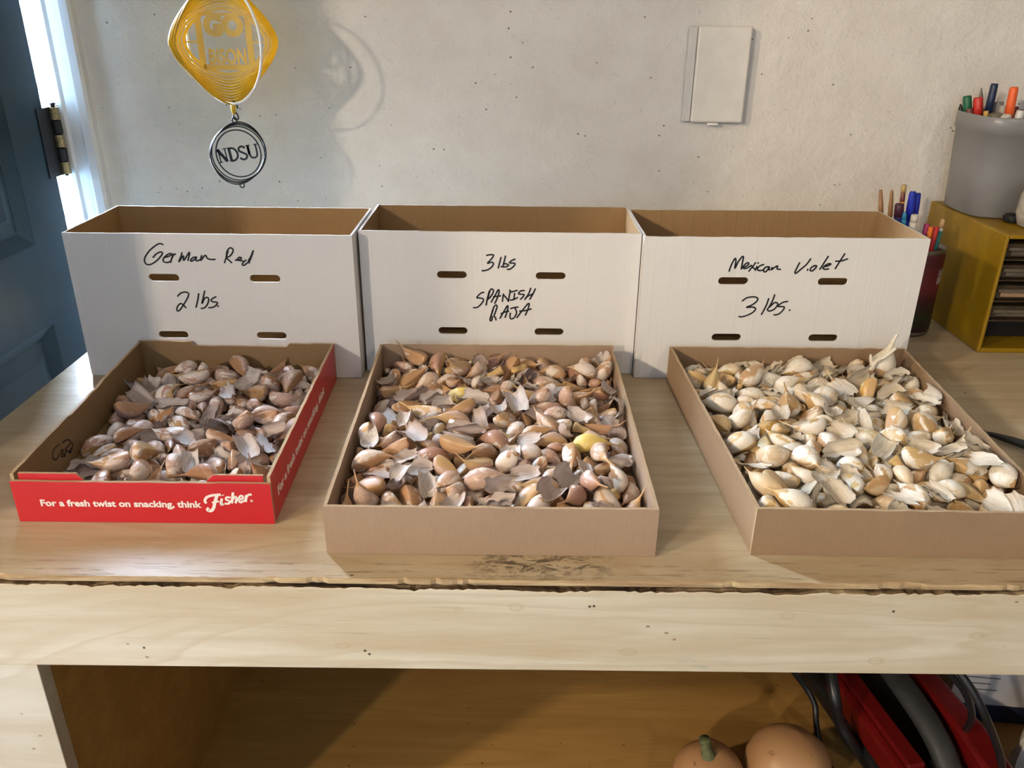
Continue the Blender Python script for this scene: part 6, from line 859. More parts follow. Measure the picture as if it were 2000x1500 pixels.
for t in range(3):
    kinds = garlic_kinds(t)
    for me, fl in kinds: me.materials.append((CLOVE[t], FLAKE[t], M['stub'])[fl])
    under = MB()
    for i, row in enumerate(PILE[t].split(';')):
        k, x, y, z, qx, qy, qz, top = [int(v) for v in row.split()]
        qv = Vector((qx, qy, qz)) / 999
        Q = Quaternion((math.sqrt(max(0, 1 - qv.length_squared)), *qv))
        loc = Vector((x, y, z)) / 10000 + Vector((0, 0, .0012))
        me, fl = kinds[k]
        if top:
            o = bpy.data.objects.new(NAME[t][fl], me); COL.objects.link(o)
            o.location = loc; o.rotation_mode = 'QUATERNION'; o.rotation_quaternion = Q
            sp = SPECIAL.get((t, i))
            if sp:
                o.data = me.copy(); o.data.materials.clear(); o.data.materials.append(M[sp[0]] if sp[0] in M else FLAKE[t])
                tag(o, sp[1], 'garlic skin' if fl else 'garlic clove')
                if len(sp) > 2: o.scale = (sp[2],) * 3
            else: tag(o, '%s %s, %s of the %s' % ('short' if fl == 2 else ('flat' if k < 12 else 'cupped') if fl == 1 else SIZE[k], LOOK[t][fl], place_words(t, loc.x, loc.y), TRAYN[t]), ('garlic clove', 'garlic skin', 'garlic stem')[fl], GROUP[t][fl])
        else:
            Mx = Matrix.LocRotScale(loc, Q, None)
            under.add([v.co for v in me.vertices], [tuple(p.vertices) for p in me.polygons], fl, True, Mx)
    if under.v:
        me = bpy.data.meshes.new('garlic_heap'); me.from_pydata(under.v, [], under.f)
        for p, m_ in zip(me.polygons, under.m): p.material_index = m_; p.use_smooth = True
        o = link('garlic_heap', me, [CLOVE[t], FLAKE[t], M['stub']])
        tag(o, ['lower layer of cloves under the heap in the red tray', 'lower layer of cloves under the heap in the middle tray', 'lower layer of cloves under the heap below Mexican Violet'][t], 'garlic', None, 'stuff')
# the small whole bulb with its long dry neck, standing among the cream cloves
bb = empty('garlic_bulb', (.4985, 1.030, .052), (math.radians(8), math.radians(6), .3)); tag(bb, 'small whole ivory garlic bulb with a long dry neck, by the back of its tray', 'garlic bulb')
mb = MB(); mb.lathe([(.004, -.0165), (.009, -.016), (.0145, -.010), (.0165, -.002), (.0150, .006), (.0105, .014), (.0060, .021), (.0036, .029), (.0030, .034)], 22)
mb.build('bulb_body', M['bulb'], bb)
mb = MB(); mb.lathe([(.0052, -.0185), (.0055, -.0165), (.002, -.0160)], 12); mb.build('root_plate', plain('root_plate', (.36, .24, .12), .9, .3, 300), bb)
mb = MB(); mb.tube(smooth_pts([(0, 0, .032), (.0015, .001, .038), (.004, .0015, .045)], 4), .0030, 8, taper=[1, .95, .9, .85, .8, .75, .7, .66, .6]); mb.build('neck', M['bulb'], bb)
sk = empty('garlic_stalk', (.481, 1.020, .050)); tag(sk, 'long dry forked garlic stalk lying against the small ivory bulb', 'garlic stalk')
mb = MB(); mb.tube(smooth_pts([(-.004, 0, -.012), (-.002, 0, .0), (.002, -.003, .012), (.010, -.010, .022), (.019, -.012, .034)], 5), .0042, 8, taper=[1.6, 1.6, 1.5, 1.4, 1.3, 1.2, 1.1, 1, .9, .8, .7, .65, .6, .55, .5, .5, .45, .45, .45, .5, .6]); mb.build('stalk', M['bulb'], sk)
mb = MB(); mb.tube(smooth_pts([(-.001, .001, .004), (-.004, .002, .012), (-.005, .003, .019)], 4), .0028, 7, taper=[1, 1, .95, .9, .85, .8, .7, .6, .5]); mb.build('side_stub', M['bulb'], sk)

# ============================ wind spinners ===================================
SY = 1.265
def spin(px, py): return on_plane(px, py, (0, SY, 0), Vector((0, 1, 0)))
yel = NT('yellow_painted_metal', .32, .5); yel.color(yel.ramp(yel.noise(yel.co(), 50, 3), (.3, (.62, .36, .008)), (.7, (.74, .46, .02)))); M['yellow'] = yel.mat
M['navy'] = plain('navy_black_metal', (.006, .010, .018), .35, .3, 120)
M['wire'] = plain('white_coated_wire', (.80, .80, .78), .2, .05, 100)
ctr = spin(440, 82)
gs = empty('wind_spinner', ctr); tag(gs, 'yellow twisted metal wind spinner cut with GO BISON, hanging before the wall', 'wind spinner')
def loop(rx, rz, pw, n=72): 
    out = []
    for k in range(n):
        a = 2 * math.pi * k / n; c_, s_ = math.cos(a), math.sin(a)
        e = (abs(c_) ** pw + abs(s_) ** pw) ** (-1 / pw); out.append((rx * c_ * e, rz * s_ * e))
    return out
def ring(mb, rx, rz, w, pw, ang, th=.0009, n=72):
    A = loop(rx, rz, pw, n); Bq = loop(max(.002, rx - w), max(.002, rz - w), pw, n)
    R = Matrix.Rotation(ang, 3, 'Z')
    vs = []
    for y in (-th / 2, th / 2):
        vs += [R @ Vector((x, y, z)) for x, z in A] + [R @ Vector((x, y, z)) for x, z in Bq]
    fs = []
    for k in range(n):
        l = (k + 1) % n
        fs += [(k, l, n + l, n + k), (2 * n + k, 3 * n + k, 3 * n + l, 2 * n + l), (k, 2 * n + k, 2 * n + l, l), (n + k, n + l, 3 * n + l, 3 * n + k)]
    mb.add(vs, fs)
NR = 11
RX, RZ = .0745, .0880
for k in range(NR):
    f = k / (NR - 1)
    rx = .094 - f * .0345; rz = RZ - .0025 - f * .040
    mb = MB(); ring(mb, rx, rz, .0031 if k < NR - 1 else .0046, 1.45 + .25 * f, math.radians(64 - 60 * f)); mb.build('ring', M['yellow'], gs)
FA = Matrix.Rotation(math.radians(5), 3, 'Z')
fx, fz = FA @ Vector((1, 0, 0)), Vector((0, 0, 1))
mb = MB(); fr = []
for x in (-.034, .034): fr.append(([(x, -.036), (x, .036)], .0085))
fr += [([(-.034, .036), (.034, .036)], .004), ([(-.034, -.0335), (.034, -.0335)], .0075), ([(-.0575, .0), (-.036, .0)], .002), ([(.036, 0), (.0575, 0)], .002)]
ribbons(mb, fr, .004, (0, 0, 0), fx, fz, .0009, 2, 0, False); mb.build('inner_frame', M['yellow'], gs)
def letters(parent, txt, size, bold, w, h, cx, cz, mat, ang, name):
    me = text_mesh(txt, size, bold, .0005)
    xs = [v.co.x for v in me.vertices]; ys = [v.co.y for v in me.vertices]
    for v in me.vertices:
        x = ((v.co.x - min(xs)) / (max(xs) - min(xs)) - .5) * w + cx; z = ((v.co.y - min(ys)) / (max(ys) - min(ys)) - .5) * h + cz
        v.co = FA @ Vector((x, v.co.z, z))
    me.update(); o = link(name, me, mat, parent); return o
letters(gs, 'GO', .03, .0022, .055, .030, .0, .0215, M['yellow'], 0, 'letters')
letters(gs, 'BISON', .02, .0006, .052, .021, .001, -.0190, M['yellow'], 0, 'letters')
mb = MB(); W_ = Matrix.Rotation(math.radians(-34), 3, 'Z')
mb.tube([W_ @ Vector((.079 * math.cos(2 * math.pi * k / 64), 0, .081 * math.sin(2 * math.pi * k / 64) - .002)) + Vector((-.003, 0, 0)) for k in range(64)], .0019, 8, closed=True); mb.build('wire_hoop', M['wire'], gs)
MB().lathe([(.0022, -.098), (.0036, -.092), (.0036, -.084), (.0014, -.080)], 10).build('bottom_bead', M['yellow'], gs)
mb = MB(); mb.tube([(0, 0, .084), (0, 0, ZC - ctr.z)], .0006, 6); mb.build('hanging_line', M['wire'], gs)

c2 = spin(466, 300)
nd = empty('ring_spinner', c2); tag(nd, 'small dark ring spinner cut with NDSU, hooked below the yellow spinner', 'wind spinner')
tl = Matrix.Rotation(math.radians(6), 3, 'Y')
for k, (rx, rz, ang, pw) in enumerate([(.0480, .0465, 52, 1.8), (.0450, .0445, 43, 1.85), (.0420, .0425, 33, 1.9), (.0385, .0400, 20, 1.95), (.0335, .0350, 5, 2.0)]):
    mb = MB(); ring(mb, rx, rz, .0016 if k < 4 else .0019, pw, math.radians(ang)); mb.v = [tuple(tl @ Vector(v)) for v in mb.v]; mb.build('ring', M['navy'], nd)
s_ = .0036
ND = [([(-.0255, -.0085), (-.0255, .0085)], .0013), ([(-.0262, .0085), (-.0165, -.0085)], .0034), ([(-.0165, -.0085), (-.0165, .0090)], .0013), ([(-.0285, .0090), (-.0235, .0090)], .0011), ([(-.0282, -.0087), (-.0232, -.0087)], .0011), ([(-.0190, .0092), (-.0142, .0092)], .0011),
      ([(-.0110, -.0085), (-.0110, .0090)], .0030), ([(-.0110, .0088), (-.0050, .0078), (-.0015, .002), (-.0020, -.0040), (-.0060, -.0080), (-.0110, -.0086)], .0022), ([(-.0135, .0092), (-.0085, .0092)], .0011), ([(-.0135, -.0087), (-.0085, -.0087)], .0011),
      ([(.0100, .0065), (.0065, .0092), (.0022, .0075), (.0018, .0035), (.0060, .0005), (.0103, -.0030), (.0090, -.0075), (.0045, -.0088), (.0008, -.0060)], .0022),
      ([(.0145, .0090), (.0145, -.0040), (.0175, -.0080), (.0215, -.0078), (.0242, -.0040), (.0245, .0092)], .0020), ([(.0140, .0090), (.0140, -.003)], .0028), ([(.0115, .0094), (.0170, .0094)], .0011), ([(.0222, .0096), (.0272, .0096)], .0011)]
kx = Vector((math.cos(math.radians(8)), 0, math.sin(math.radians(8))))
mb = MB(); ribbons(mb, [([(x * 1.14, z * 1.05) for x, z in p], w_ * 1.3) for p, w_ in ND], .002, (0, 0, 0), kx, Vector((-kx.z, 0, kx.x)), .0009, 5, 0, False); mb.build('letters', M['navy'], nd)
top = spin(455, 198) - c2
mb = MB(); mb.tube(smooth_pts([(top.x + .006, 0, top.z - .010), (top.x + .004, 0, top.z - .003), (top.x, 0, top.z), (top.x - .0035, 0, top.z - .004), (top.x - .001, 0, top.z - .012), (top.x + .004, 0, top.z - .018), (top.x + .005, 0, top.z - .024), (top.x + .001, 0, top.z - .026), (top.x - .002, 0, top.z - .022), (top.x - .001, 0, top.z - .016)], 5), .0011, 7); mb.build('hook', M['navy'], nd)
e_ = spin(458, 236) - c2
mb = MB(); mb.tube([(e_.x + .0035 * math.cos(2 * math.pi * k / 14), 0, e_.z + .0035 * math.sin(2 * math.pi * k / 14) + .001) for k in range(14)], .0011, 6, closed=True); mb.build('eyelet', M['navy'], nd)
e_ = spin(473, 362) - c2
mb = MB(); mb.tube([(e_.x + .0032 * math.cos(2 * math.pi * k / 14), 0, e_.z + .0032 * math.sin(2 * math.pi * k / 14)) for k in range(14)], .0011, 6, closed=True); mb.build('eyelet', M['navy'], nd)

# ============================ right end of the bench ==========================
# yellow steel small-parts cabinet
CX0, CX1, CY0, CY1, CH = .7260, 1.06, 1.205, 1.450, .1865
M['cab'] = plain('worn_yellow_enamel', (.255, .150, .004), .36, .18, 18)
M['drawer'] = plain('smoky_drawer_plastic', (.05, .035, .02), .3, .4, 40)
M['dust'] = plain('dusty_drawer_edge', (.11, .09, .065), .6, .3, 60)
col0 = plain('bay_black', (.006, .006, .007), .5, .2)
cb = empty('parts_cabinet', (CX0, CY0, 0)); tag(cb, 'yellow steel small-parts drawer cabinet at the end of the bench', 'cabinet')
cw, cd = CX1 - CX0, CY1 - CY0; th = .009
MB().box((0, 0, .0005), (th * .6, cd, CH)).build('side_panel', M['cab'], cb, bevel=.002)
MB().box((cw - th * .6, 0, .0005), (cw, cd, CH)).build('side_panel', M['cab'], cb, bevel=.002)
MB().box((th * .6, 0, CH - .006), (cw - th * .6, cd, CH)).build('top_panel', M['cab'], cb, bevel=.0015)
MB().box((th * .6, 0, .0005), (cw - th * .6, cd, .008)).build('bottom_panel', M['cab'], cb, bevel=.0015)
MB().box((th * .6, cd - .004, .008), (cw - th * .6, cd, CH - .006)).build('back_panel', M['drawer'], cb)  # dark plastic here stands in for the shade inside the cabinet
MB().box((th * .6 + .001, .05, .0105), (cw - th * .6 - .001, .20, .047)).build('bay_dark_block', col0, cb)  # black block added for the shade of the empty bottom bay
rows = [.008, .052, .083, .116, .148, CH - .006]
for z in rows[1:-1]: MB().box((th * .6, .004, z - .001), (cw - th * .6, cd - .004, z + .001)).build('divider', M['drawer'], cb)
for r in range(1, 5):
    for cidx in range(3):
        x0 = th * .6 + .002 + cidx * (cw - th * 1.2) / 3; x1 = x0 + (cw - th * 1.2) / 3 - .004
        z0, z1 = rows[r] + .0025, rows[r + 1] - .004
        dz = .012 + .004 * ((r * 3 + cidx) % 3)
        MB().box((x0, dz, z0), (x1, dz + .15, z1 - .006)).build('drawer', M['drawer'], cb, bevel=.001)
        dd = bpy.data.objects[cb.children[-1].name]
        hm = MB(); hm.box((x0 + .004, dz - .008, z1 - .014), (x1 - .004, dz + .001, z1 - .010)); hm.build('drawer_lip', M['dust'], dd)
        lb = MB(); lb.box((x0 + .012, dz - .0008, z0 + .003), (x1 - .012, dz - .0001, z0 + .012)); lb.build('label_card', plain('tan_card', (.30, .20, .11), .7, .2) if r == 2 else M['dust'], dd)

# grey bin of markers on the cabinet
bx, by, bz = .800, 1.372, CH + .0005
M['bin'] = plain('grey_plastic_bin', (.215, .212, .210), .3, .06, 12)
gb = empty('pen_bin', (bx, by, bz)); tag(gb, 'grey plastic bin of markers standing on the yellow cabinet', 'bin')
mb = MB(); mb.lathe([(.070, 0), (.074, .003), (.0775, .07), (.081, .128), (.0832, .129), (.0835, .152), (.0822, .1535), (.0808, .152), (.0785, .12), (.073, .006), (0, .005)], 44, sx=1, sy=.86, power=4); mb.build('bin_body', M['bin'], gb)
def stick(name, label, cat, base, tip, r, body, group=None, ends=()):
    """pen, marker or pencil: tapered barrel with its own cap or tip pieces"""
    a, b = Vector(base), Vector(tip); ln = (b - a).length
    o = empty(name, a); o.rotation_euler = (b - a).to_track_quat('Z', 'Y').to_euler(); tag(o, label, cat, group)
    z = ln
    for nm, l, rr, mt in ends: z -= l
    MB().lathe([(r * .92, 0), (r, .002), (r, z - .001), (r * .96, z)], 14).build('barrel', body, o)
    for nm, l, rr, mt in reversed(ends):
        MB().lathe([(r * rr[0], z + .0001), (r * rr[0], z + l * .5), (r * rr[1], z + l * .93), (r * rr[1] * .85, z + l)], 14).build(nm, mt, o)
        z += l
    return o
col = lambda n, c, r=.4: M.setdefault(n, plain(n, c, r, .08, 60))
G = 'markers in the grey bin'
def bin_pt(x, y, Y): p = on_plane(x, y, (0, Y, 0), Vector((0, 1, 0))); return p
def in_bin(name, label, cat, x, y, Y, lean, r, body, ends=()):
    tip = bin_pt(x, y, Y); base = Vector((bx + (tip.x - bx) * .58 - (.022 if lean[0] < -.015 else 0), by + (tip.y - by) * .55, bz + .014))
    stick(name, label, cat, base, tip, r, body, G, ends)
in_bin('marker_pen', 'green felt marker leaning in the grey bin', 'marker', 1889, 187, 1.415, (.05, .0), .0062, col('green_cap', (.008, .10, .045)), [('cap', .035, (1.08, 1.05), col('green_cap', (.008, .10, .045)))])
in_bin('marker_pen', 'red felt marker beside the green one in the grey bin', 'marker', 1911, 190, 1.405, (.03, .012), .0068, col('red_cap', (.48, .03, .02)), [('cap', .032, (1.1, 1.05), col('red_cap', (.48, .03, .02)))])
in_bin('ballpoint_pen', 'grey pointed ballpoint pen rising behind the red marker', 'pen', 1917, 172, 1.425, (.03, .02), .0040, col('grey_barrel', (.14, .13, .12)), [('tip', .030, (.9, .25), col('grey_barrel', (.14, .13, .12)))])
in_bin('marker_pen', 'tall navy marker in the grey bin', 'marker', 1943, 163, 1.39, (-.02, .010), .0056, col('navy_cap', (.012, .025, .065)), [('cap', .045, (1.05, 1.0), col('navy_cap', (.012, .025, .065)))])
in_bin('marker_pen', 'tall orange-red marker in the grey bin', 'marker', 1981, 170, 1.365, (-.006, .012), .0066, col('orange_cap', (.75, .12, .03)), [('cap', .050, (1.02, .98), col('orange_cap', (.75, .12, .03)))])
in_bin('marker_pen', 'dark red marker hidden behind the orange-red one', 'marker', 1979, 208, 1.395, (0, .02), .0085, col('maroon_cap', (.16, .02, .015)))
in_bin('paint_tube', 'white capped tube in the grey bin before the orange-red marker', 'tube', 1963, 224, 1.345, (-.01, .02), .0085, col('off_white', (.55, .53, .48)), [('cap', .008, (1.1, 1.0), col('off_white', (.55, .53, .48)))])
in_bin('paint_tube', 'grey-green tube end in the grey bin below the navy marker', 'tube', 1945, 222, 1.35, (0, .02), .0095, col('olive_tube', (.14, .13, .08)))
in_bin('marker_pen', 'pale grey marker standing behind the navy marker', 'marker', 1951, 199, 1.405, (.0, .0), .0075, col('grey_cap', (.22, .21, .19)))
in_bin('marker_pen', 'whitish marker end behind the tubes in the grey bin', 'marker', 1960, 206, 1.395, (.01, .0), .0065, col('pale_cap', (.38, .36, .33)))
in_bin('marker_pen', 'white marker leaning at the edge of the picture in the grey bin', 'marker', 1995, 216, 1.36, (-.03, .01), .0065, col('white_cap', (.62, .62, .62)))
in_bin('marker_pen', 'black pen tip at the near corner of the grey bin', 'pen', 1876, 203, 1.43, (.06, .01), .0045, col('black_cap', (.015, .014, .014)), [('tip', .018, (.95, .3), col('black_cap', (.015, .014, .014)))])
in_bin('pencil', 'yellow pencil end low in the grey bin', 'pencil', 1926, 217, 1.37, (.0, .02), .0038, col('pencil_yellow', (.55, .36, .10)))
in_bin('marker_pen', 'dusky red marker end at the rim of the grey bin', 'marker', 1893, 212, 1.405, (.03, .01), .0055, col('dusky_red', (.14, .05, .04)))

# pale rough stone and a dark lump on the cabinet front
st_ = MB(); st_.lathe([(.012, 0), (.028, .003), (.034, .02), (.033, .045), (.026, .066), (.014, .076), (0, .078)], 26)
rg = random.Random(3); st_.v = [(x * (1 + rg.uniform(-.04, .04)), y * (1 + rg.uniform(-.04, .04)), z) for x, y, z in st_.v]
o = st_.build('stone', plain('pale_rough_stone', (.36, .33, .28), .95, .25, 120, bump=.6), None, (.797, 1.252, CH + .0005)); tag(o, 'pale rough stone lump at the front of the yellow cabinet top', 'stone')
kb = empty('knob', (.778, 1.290, CH + .0005)); tag(kb, 'small black ribbed knob between the stone and the grey bin', 'knob')
MB().lathe([(.010, 0), (.0125, .002), (.0125, .009), (.0105, .012), (0, .0125)], 20).build('knob_body', col('black_rubber', (.010, .011, .012), .6), kb)
for k in range(12):
    an = 2 * math.pi * k / 12; MB().box((-.0012, .0122, .002), (.0012, .0136, .0095), M=Matrix.Rotation(an, 4, 'Z')).build('rib', M['black_rubber'], kb)

# pencil can
cx_, cy_, ch_, cr_ = .652, 1.312, .143, .0420
cn = empty('tin_can', (cx_, cy_, .0005)); tag(cn, 'tin can with a dark red label holding pencils, behind the Mexican Violet box', 'can')
M['tin'] = plain('dull_tin', (.22, .20, .18), .35, .15, 60, metal=.8)
t = NT('dark_red_label', .5, .4); s = t.n('SeparateXYZ'); t.put(s.inputs[0], t.co())
band = t.ramp(t.math('MULTIPLY', s.outputs[2], 7.0), (.0, (.035, .008, .010)), (.22, (.020, .030, .012)), (.42, (.05, .010, .010)), (.58, (.17, .018, .022)), (.86, (.10, .012, .016)))
t.color(t.mix(t.math('MULTIPLY', t.noise(t.co(), 70, 3), .4), band, (.03, .008, .008))); M['can_label'] = t.mat
MB().lathe([(cr_ - .004, 0), (cr_ - .001, .0005), (cr_, .004), (cr_ - .001, .006), (cr_ - .001, ch_ - .006), (cr_, ch_ - .003), (cr_ - .0005, ch_), (cr_ - .002, ch_), (cr_ - .002, .003), (0, .002)], 40).build('can_body', M['tin'], cn)
MB().lathe([(cr_ - .0006, .007), (cr_ - .0003, .0075), (cr_ - .0003, ch_ - .0075), (cr_ - .0006, ch_ - .007)], 40).build('can_label', M['can_label'], cn)
for z in (.120, .128, .024, .017): MB().lathe([(cr_ - .0004, z), (cr_ + .0005, z + .0012), (cr_ - .0004, z + .0024)], 40).build('rib', M['can_label'], cn)
def can_text(txt, z, h, a0):
    me = text_mesh(txt, h / .7, .0005, .0002); 
    for v in me.vertices:
        an = a0 + v.co.x / cr_; rr = cr_ + .0001 + v.co.z
        v.co = Vector((rr * math.sin(an), -rr * math.cos(an), z + v.co.y))
    me.update(); link('lettering', me, col('faded_white', (.38, .34, .30)), cn)
can_text('US', .101, .010, .62); can_text('BB', .088, .011, .60)
G2 = 'pencils and pens in the tin can'
def in_can(name, label, cat, x, y, Y, off, r, body, ends=()):
    tip = bin_pt(x, y, Y); ov = Vector((tip.x - cx_, tip.y - cy_, 0)) * .6; ov = ov * min(1, .030 / max(ov.length, 1e-6)); base = Vector((cx_ + ov.x, cy_ + ov.y, .008)); stick(name, label, cat, base, tip, r, body, G2, ends)
wd = col('handle_wood', (.30, .16, .075), .5)
in_can('paint_brush', 'thin brown brush handle, first of the two behind the Mexican Violet box', 'brush', 1720, 371, 1.335, (-.02, .005), .0038, wd, [('tip', .05, (1, .7), wd)])
in_can('paint_brush', 'brown brush handle leaning beside the thin upright one', 'brush', 1742, 372, 1.33, (-.022, -.004), .0036, wd, [('tip', .05, (1, .7), wd)])
in_can('pencil', 'orange-yellow pencil with a worn eraser in the tin can', 'pencil', 1766, 361, 1.305, (.012, .006), .0038, col('pencil_orange', (.60, .27, .03)), [('ferrule', .012, (1.02, 1.02), col('ferrule', (.45, .30, .12), .3)), ('eraser', .014, (.98, .9), col('old_eraser', (.16, .05, .035)))])
in_can('ballpoint_pen', 'tall blue capped pen in the tin can', 'pen', 1783, 374, 1.30, (.02, .010), .0056, col('blue_cap', (.015, .03, .38), .25), [('cap', .045, (1.05, .9), M['blue_cap'])])
in_can('ballpoint_pen', 'second blue capped pen just behind the tall blue one', 'pen', 1793, 377, 1.315, (.024, .004), .0054, M['blue_cap'], [('cap', .045, (1.05, .9), M['blue_cap'])])
in_can('marker_pen', 'dark blue marker with a maroon end in the tin can', 'marker', 1757, 398, 1.292, (-.004, -.01), .0068, col('deep_blue', (.012, .015, .11), .3), [('cap', .020, (1.04, 1), col('dark_maroon', (.05, .012, .03)))])
in_can('marker_pen', 'sky blue marker cap low in the tin can', 'marker', 1767, 414, 1.288, (.0, -.012), .0042, col('sky_blue', (.03, .22, .42), .3), [('cap', .012, (.9, .6), M['sky_blue'])])
in_can('paint_tube', 'white tube top in the tin can before the blue pens', 'tube', 1787, 419, 1.287, (.008, -.014), .0060, col('tube_white', (.58, .55, .50)), [('cap', .012, (.95, .9), M['tube_white'])])
in_can('colored_pencil', 'magenta coloured pencil at the cabinet side of the can', 'pencil', 1811, 437, 1.300, (.028, -.006), .0042, col('magenta', (.32, .03, .12)))
in_can('colored_pencil', 'orange coloured pencil at the cabinet side of the can', 'pencil', 1819, 443, 1.292, (.030, -.010), .0040, col('bright_orange', (.65, .16, .02)))
in_can('colored_pencil', 'red coloured pencil at the cabinet side of the can', 'pencil', 1829, 443, 1.298, (.032, -.004), .0046, col('bright_red', (.50, .03, .025)))
in_can('colored_pencil', 'teal pencil with a bare wooden end in the tin can', 'pencil', 1843, 428, 1.312, (.033, .002), .0040, col('teal_paint', (.03, .19, .17)), [('wood_end', .014, (.96, .8), col('bare_wood', (.42, .27, .13))), ('ferrule', .005, (.9, .85), col('pale_ferrule', (.7, .66, .55), .3))])

# black handled tool behind the last tray
bt = empty('hand_tool', (.605, .905, .0), (0, 0, math.radians(-52))); tag(bt, 'black handled tool lying on the bench beyond the last tray', 'tool')
mb = MB(); mb.tube(smooth_pts([(-.02, 0, .006), (.02, .001, .008), (.07, .0, .010), (.13, -.003, .009)], 5), .0072, 12, flat=.8, taper=[.35, .5, .62, .72, .8, .86, .9, .95, 1, 1.05, 1.08, 1.1, 1.1, 1.05, 1, .8]); mb.build('handle', col('black_grip', (.010, .010, .011), .35), bt)
MB().box((-.052, -.003, .0035), (-.012, .003, .0075)).build('blade', M['tin'], bt, bevel=.0008)

# ============================ shelf under the bench ===========================
def shelf_pt(x, y, z): return on_plane(x, y, (0, 0, z), Vector((0, 0, 1)))
t = NT('tan_squash_skin', .45, .4); f = t.noise(t.co(), 14, 3); g = t.noise(t.co((1, 1, 1), (3, 1, 2)), 55, 3, .6)
c = t.ramp(f, (.3, (.36, .19, .085)), (.7, (.43, .245, .115)))
t.color(t.mix(t.math('MULTIPLY', t.ramp(g, (.66, 0.0), (.70, 1.0)), .7), c, (.16, .08, .03))); t.bump(f, .1, .002); M['squash'] = t.mat
def squash(name, label, loc, prof, rot, stem):
    o = empty(name, loc, rot); tag(o, label, 'squash', 'winter squash on the shelf')
    mb = MB(); mb.lathe(prof, 36)
    mb.v = [(x * (1 + .02 * math.cos(5 * math.atan2(y, x))), y * (1 + .02 * math.cos(5 * math.atan2(y, x))), z) for x, y, z in mb.v]
    mb.build('squash_body', M['squash'], o)
    if stem:
        zt = prof[-1][1]
        mb = MB(); pts = smooth_pts([(0, 0, zt - .003), (-.001, .001, zt + .006), (-.003, .003, zt + .016), (-.004, .004, zt + .029)], 4)
        mb.tube(pts, .0085, 10, taper=[1.35, 1.25, 1.15, 1.05, 1, .95, .92, .9, .88, .88, .9, .92, .95])
        mb.v = [(x * (1 + .10 * math.cos(k % 10 * 3.14)), y, z) for k, (x, y, z) in enumerate(mb.v)]
        mb.build('stem', plain('dry_green_stem', (.10, .11, .045), .8, .35, 120), o)
    return o
s1 = shelf_pt(1384, 1512, SZ + .055)
squash('butternut_squash', 'smaller tan squash with a green stub stem on the shelf', (s1.x, s1.y, SZ + .0505), [(.0, -.0480), (.020, -.0465), (.040, -.034), (.0495, -.012), (.0495, .008), (.043, .026), (.030, .039), (.016, .0445), (.009, .0450)], (math.radians(4), math.radians(-7), 0), True)
s2 = shelf_pt(1538, 1502, SZ + .06)
squash('butternut_squash', 'larger round tan squash beside the black cable on the shelf', (s2.x, s2.y, SZ + .0610), [(0, -.058), (.026, -.056), (.048, -.041), (.0585, -.016), (.0595, .008), (.053, .030), (.040, .046), (.022, .0565), (0, .0595)], (math.radians(-14), math.radians(10), 0), False)

# red and black power tool lying front to back
pt = empty('power_tool', (.598, .935, SZ), (0, 0, math.radians(10))); tag(pt, 'red and black power tool lying on the shelf beside the squash', 'power tool')
M['tool_red'] = plain('red_tool_plastic', (.115, .004, .004), .35, .12, 30); M['tool_black'] = plain('black_tool_rubber', (.012, .012, .013), .5, .2, 60); M['tool_grey'] = plain('dark_grey_grip', (.035, .036, .036), .55, .15, 60)
MB().box((-.078, -.21, .012), (.078, .20, .045)).build('base_housing', M['tool_black'], pt, bevel=.010)
MB().box((-.076, -.215, .045), (-.036, .10, .088)).build('side_rail', M['tool_red'], pt, bevel=.008)
MB().box((-.066, -.10, .088), (-.040, .14, .098)).build('rail_cap', M['tool_red'], pt, bevel=.003)
MB().box((-.034, -.21, .045), (-.022, .06, .072)).build('rail_rib', M['tool_red'], pt, bevel=.003)
mb = MB(); mb.tube(smooth_pts([(.004, .18, .110), (.004, .08, .112), (.004, -.02, .104), (.004, -.07, .090), (.004, -.10, .070)], 5), .019, 14, flat=.8); mb.build('grip', M['tool_grey'], pt)
MB().box((-.016, -.135, .045), (.026, -.075, .080)).build('trigger_block', M['tool_black'], pt, bevel=.006)
MB().box((-.020, -.215, .045), (.028, -.137, .066)).build('nose_cover', M['tool_red'], pt, bevel=.006)
mb = MB(); panel(mb, [(-.21, .045), (-.09, .045), (.05, .045), (.10, .062), (.06, .108), (-.06, .110), (-.13, .098), (-.20, .075)], [], (.034, 0, 0), (0, 1, 0), (0, 0, 1), .042, (0, 0, 0)); mb.build('side_housing', M['tool_red'], pt, bevel=.006)
for k in range(5): MB().box((.0765, -.16 + k * .02, .060), (.079, -.150 + k * .02, .085)).build('vent_slot', M['tool_black'], pt)
for x in (-.06, .06):
    for y in (-.18, .17): MB().lathe([(.010, .0002), (.011, .012)], 12, M=Matrix.Translation((x, y, 0))).build('foot', M['tool_black'], pt)
M['cable'] = col('black_cable', (.010, .010, .011), .35)
def cable(name, label, pts, r):
    P = [on_plane(x, y, (0, 0, z), Vector((0, 0, 1))) for x, y, z in pts]
    mb = MB(); mb.tube(smooth_pts(P, 8), r, 10); o = mb.build(name, M['cable']); tag(o, label, 'cable')
cable('power_cable', 'black cable rising from behind the larger squash past the red tool', [(1540, 1300, -.42), (1572, 1340, -.45), (1591, 1375, -.47), (1594, 1410, -.49), (1600, 1450, -.515), (1616, 1490, -.552), (1640, 1530, -.552)], .0045)
cable('power_cable', 'thick black cable looping down along the red tool', [(1622, 1310, -.40), (1632, 1370, -.43), (1640, 1410, -.47), (1662, 1450, -.50), (1700, 1500, -.55), (1730, 1540, -.55)], .0085)
cable('power_cable', 'black cable hanging across the white carton', [(1845, 1305, -.30), (1880, 1345, -.33), (1897, 1385, -.37), (1893, 1415, -.42), (1870, 1440, -.50), (1850, 1455, -.552)], .0048)
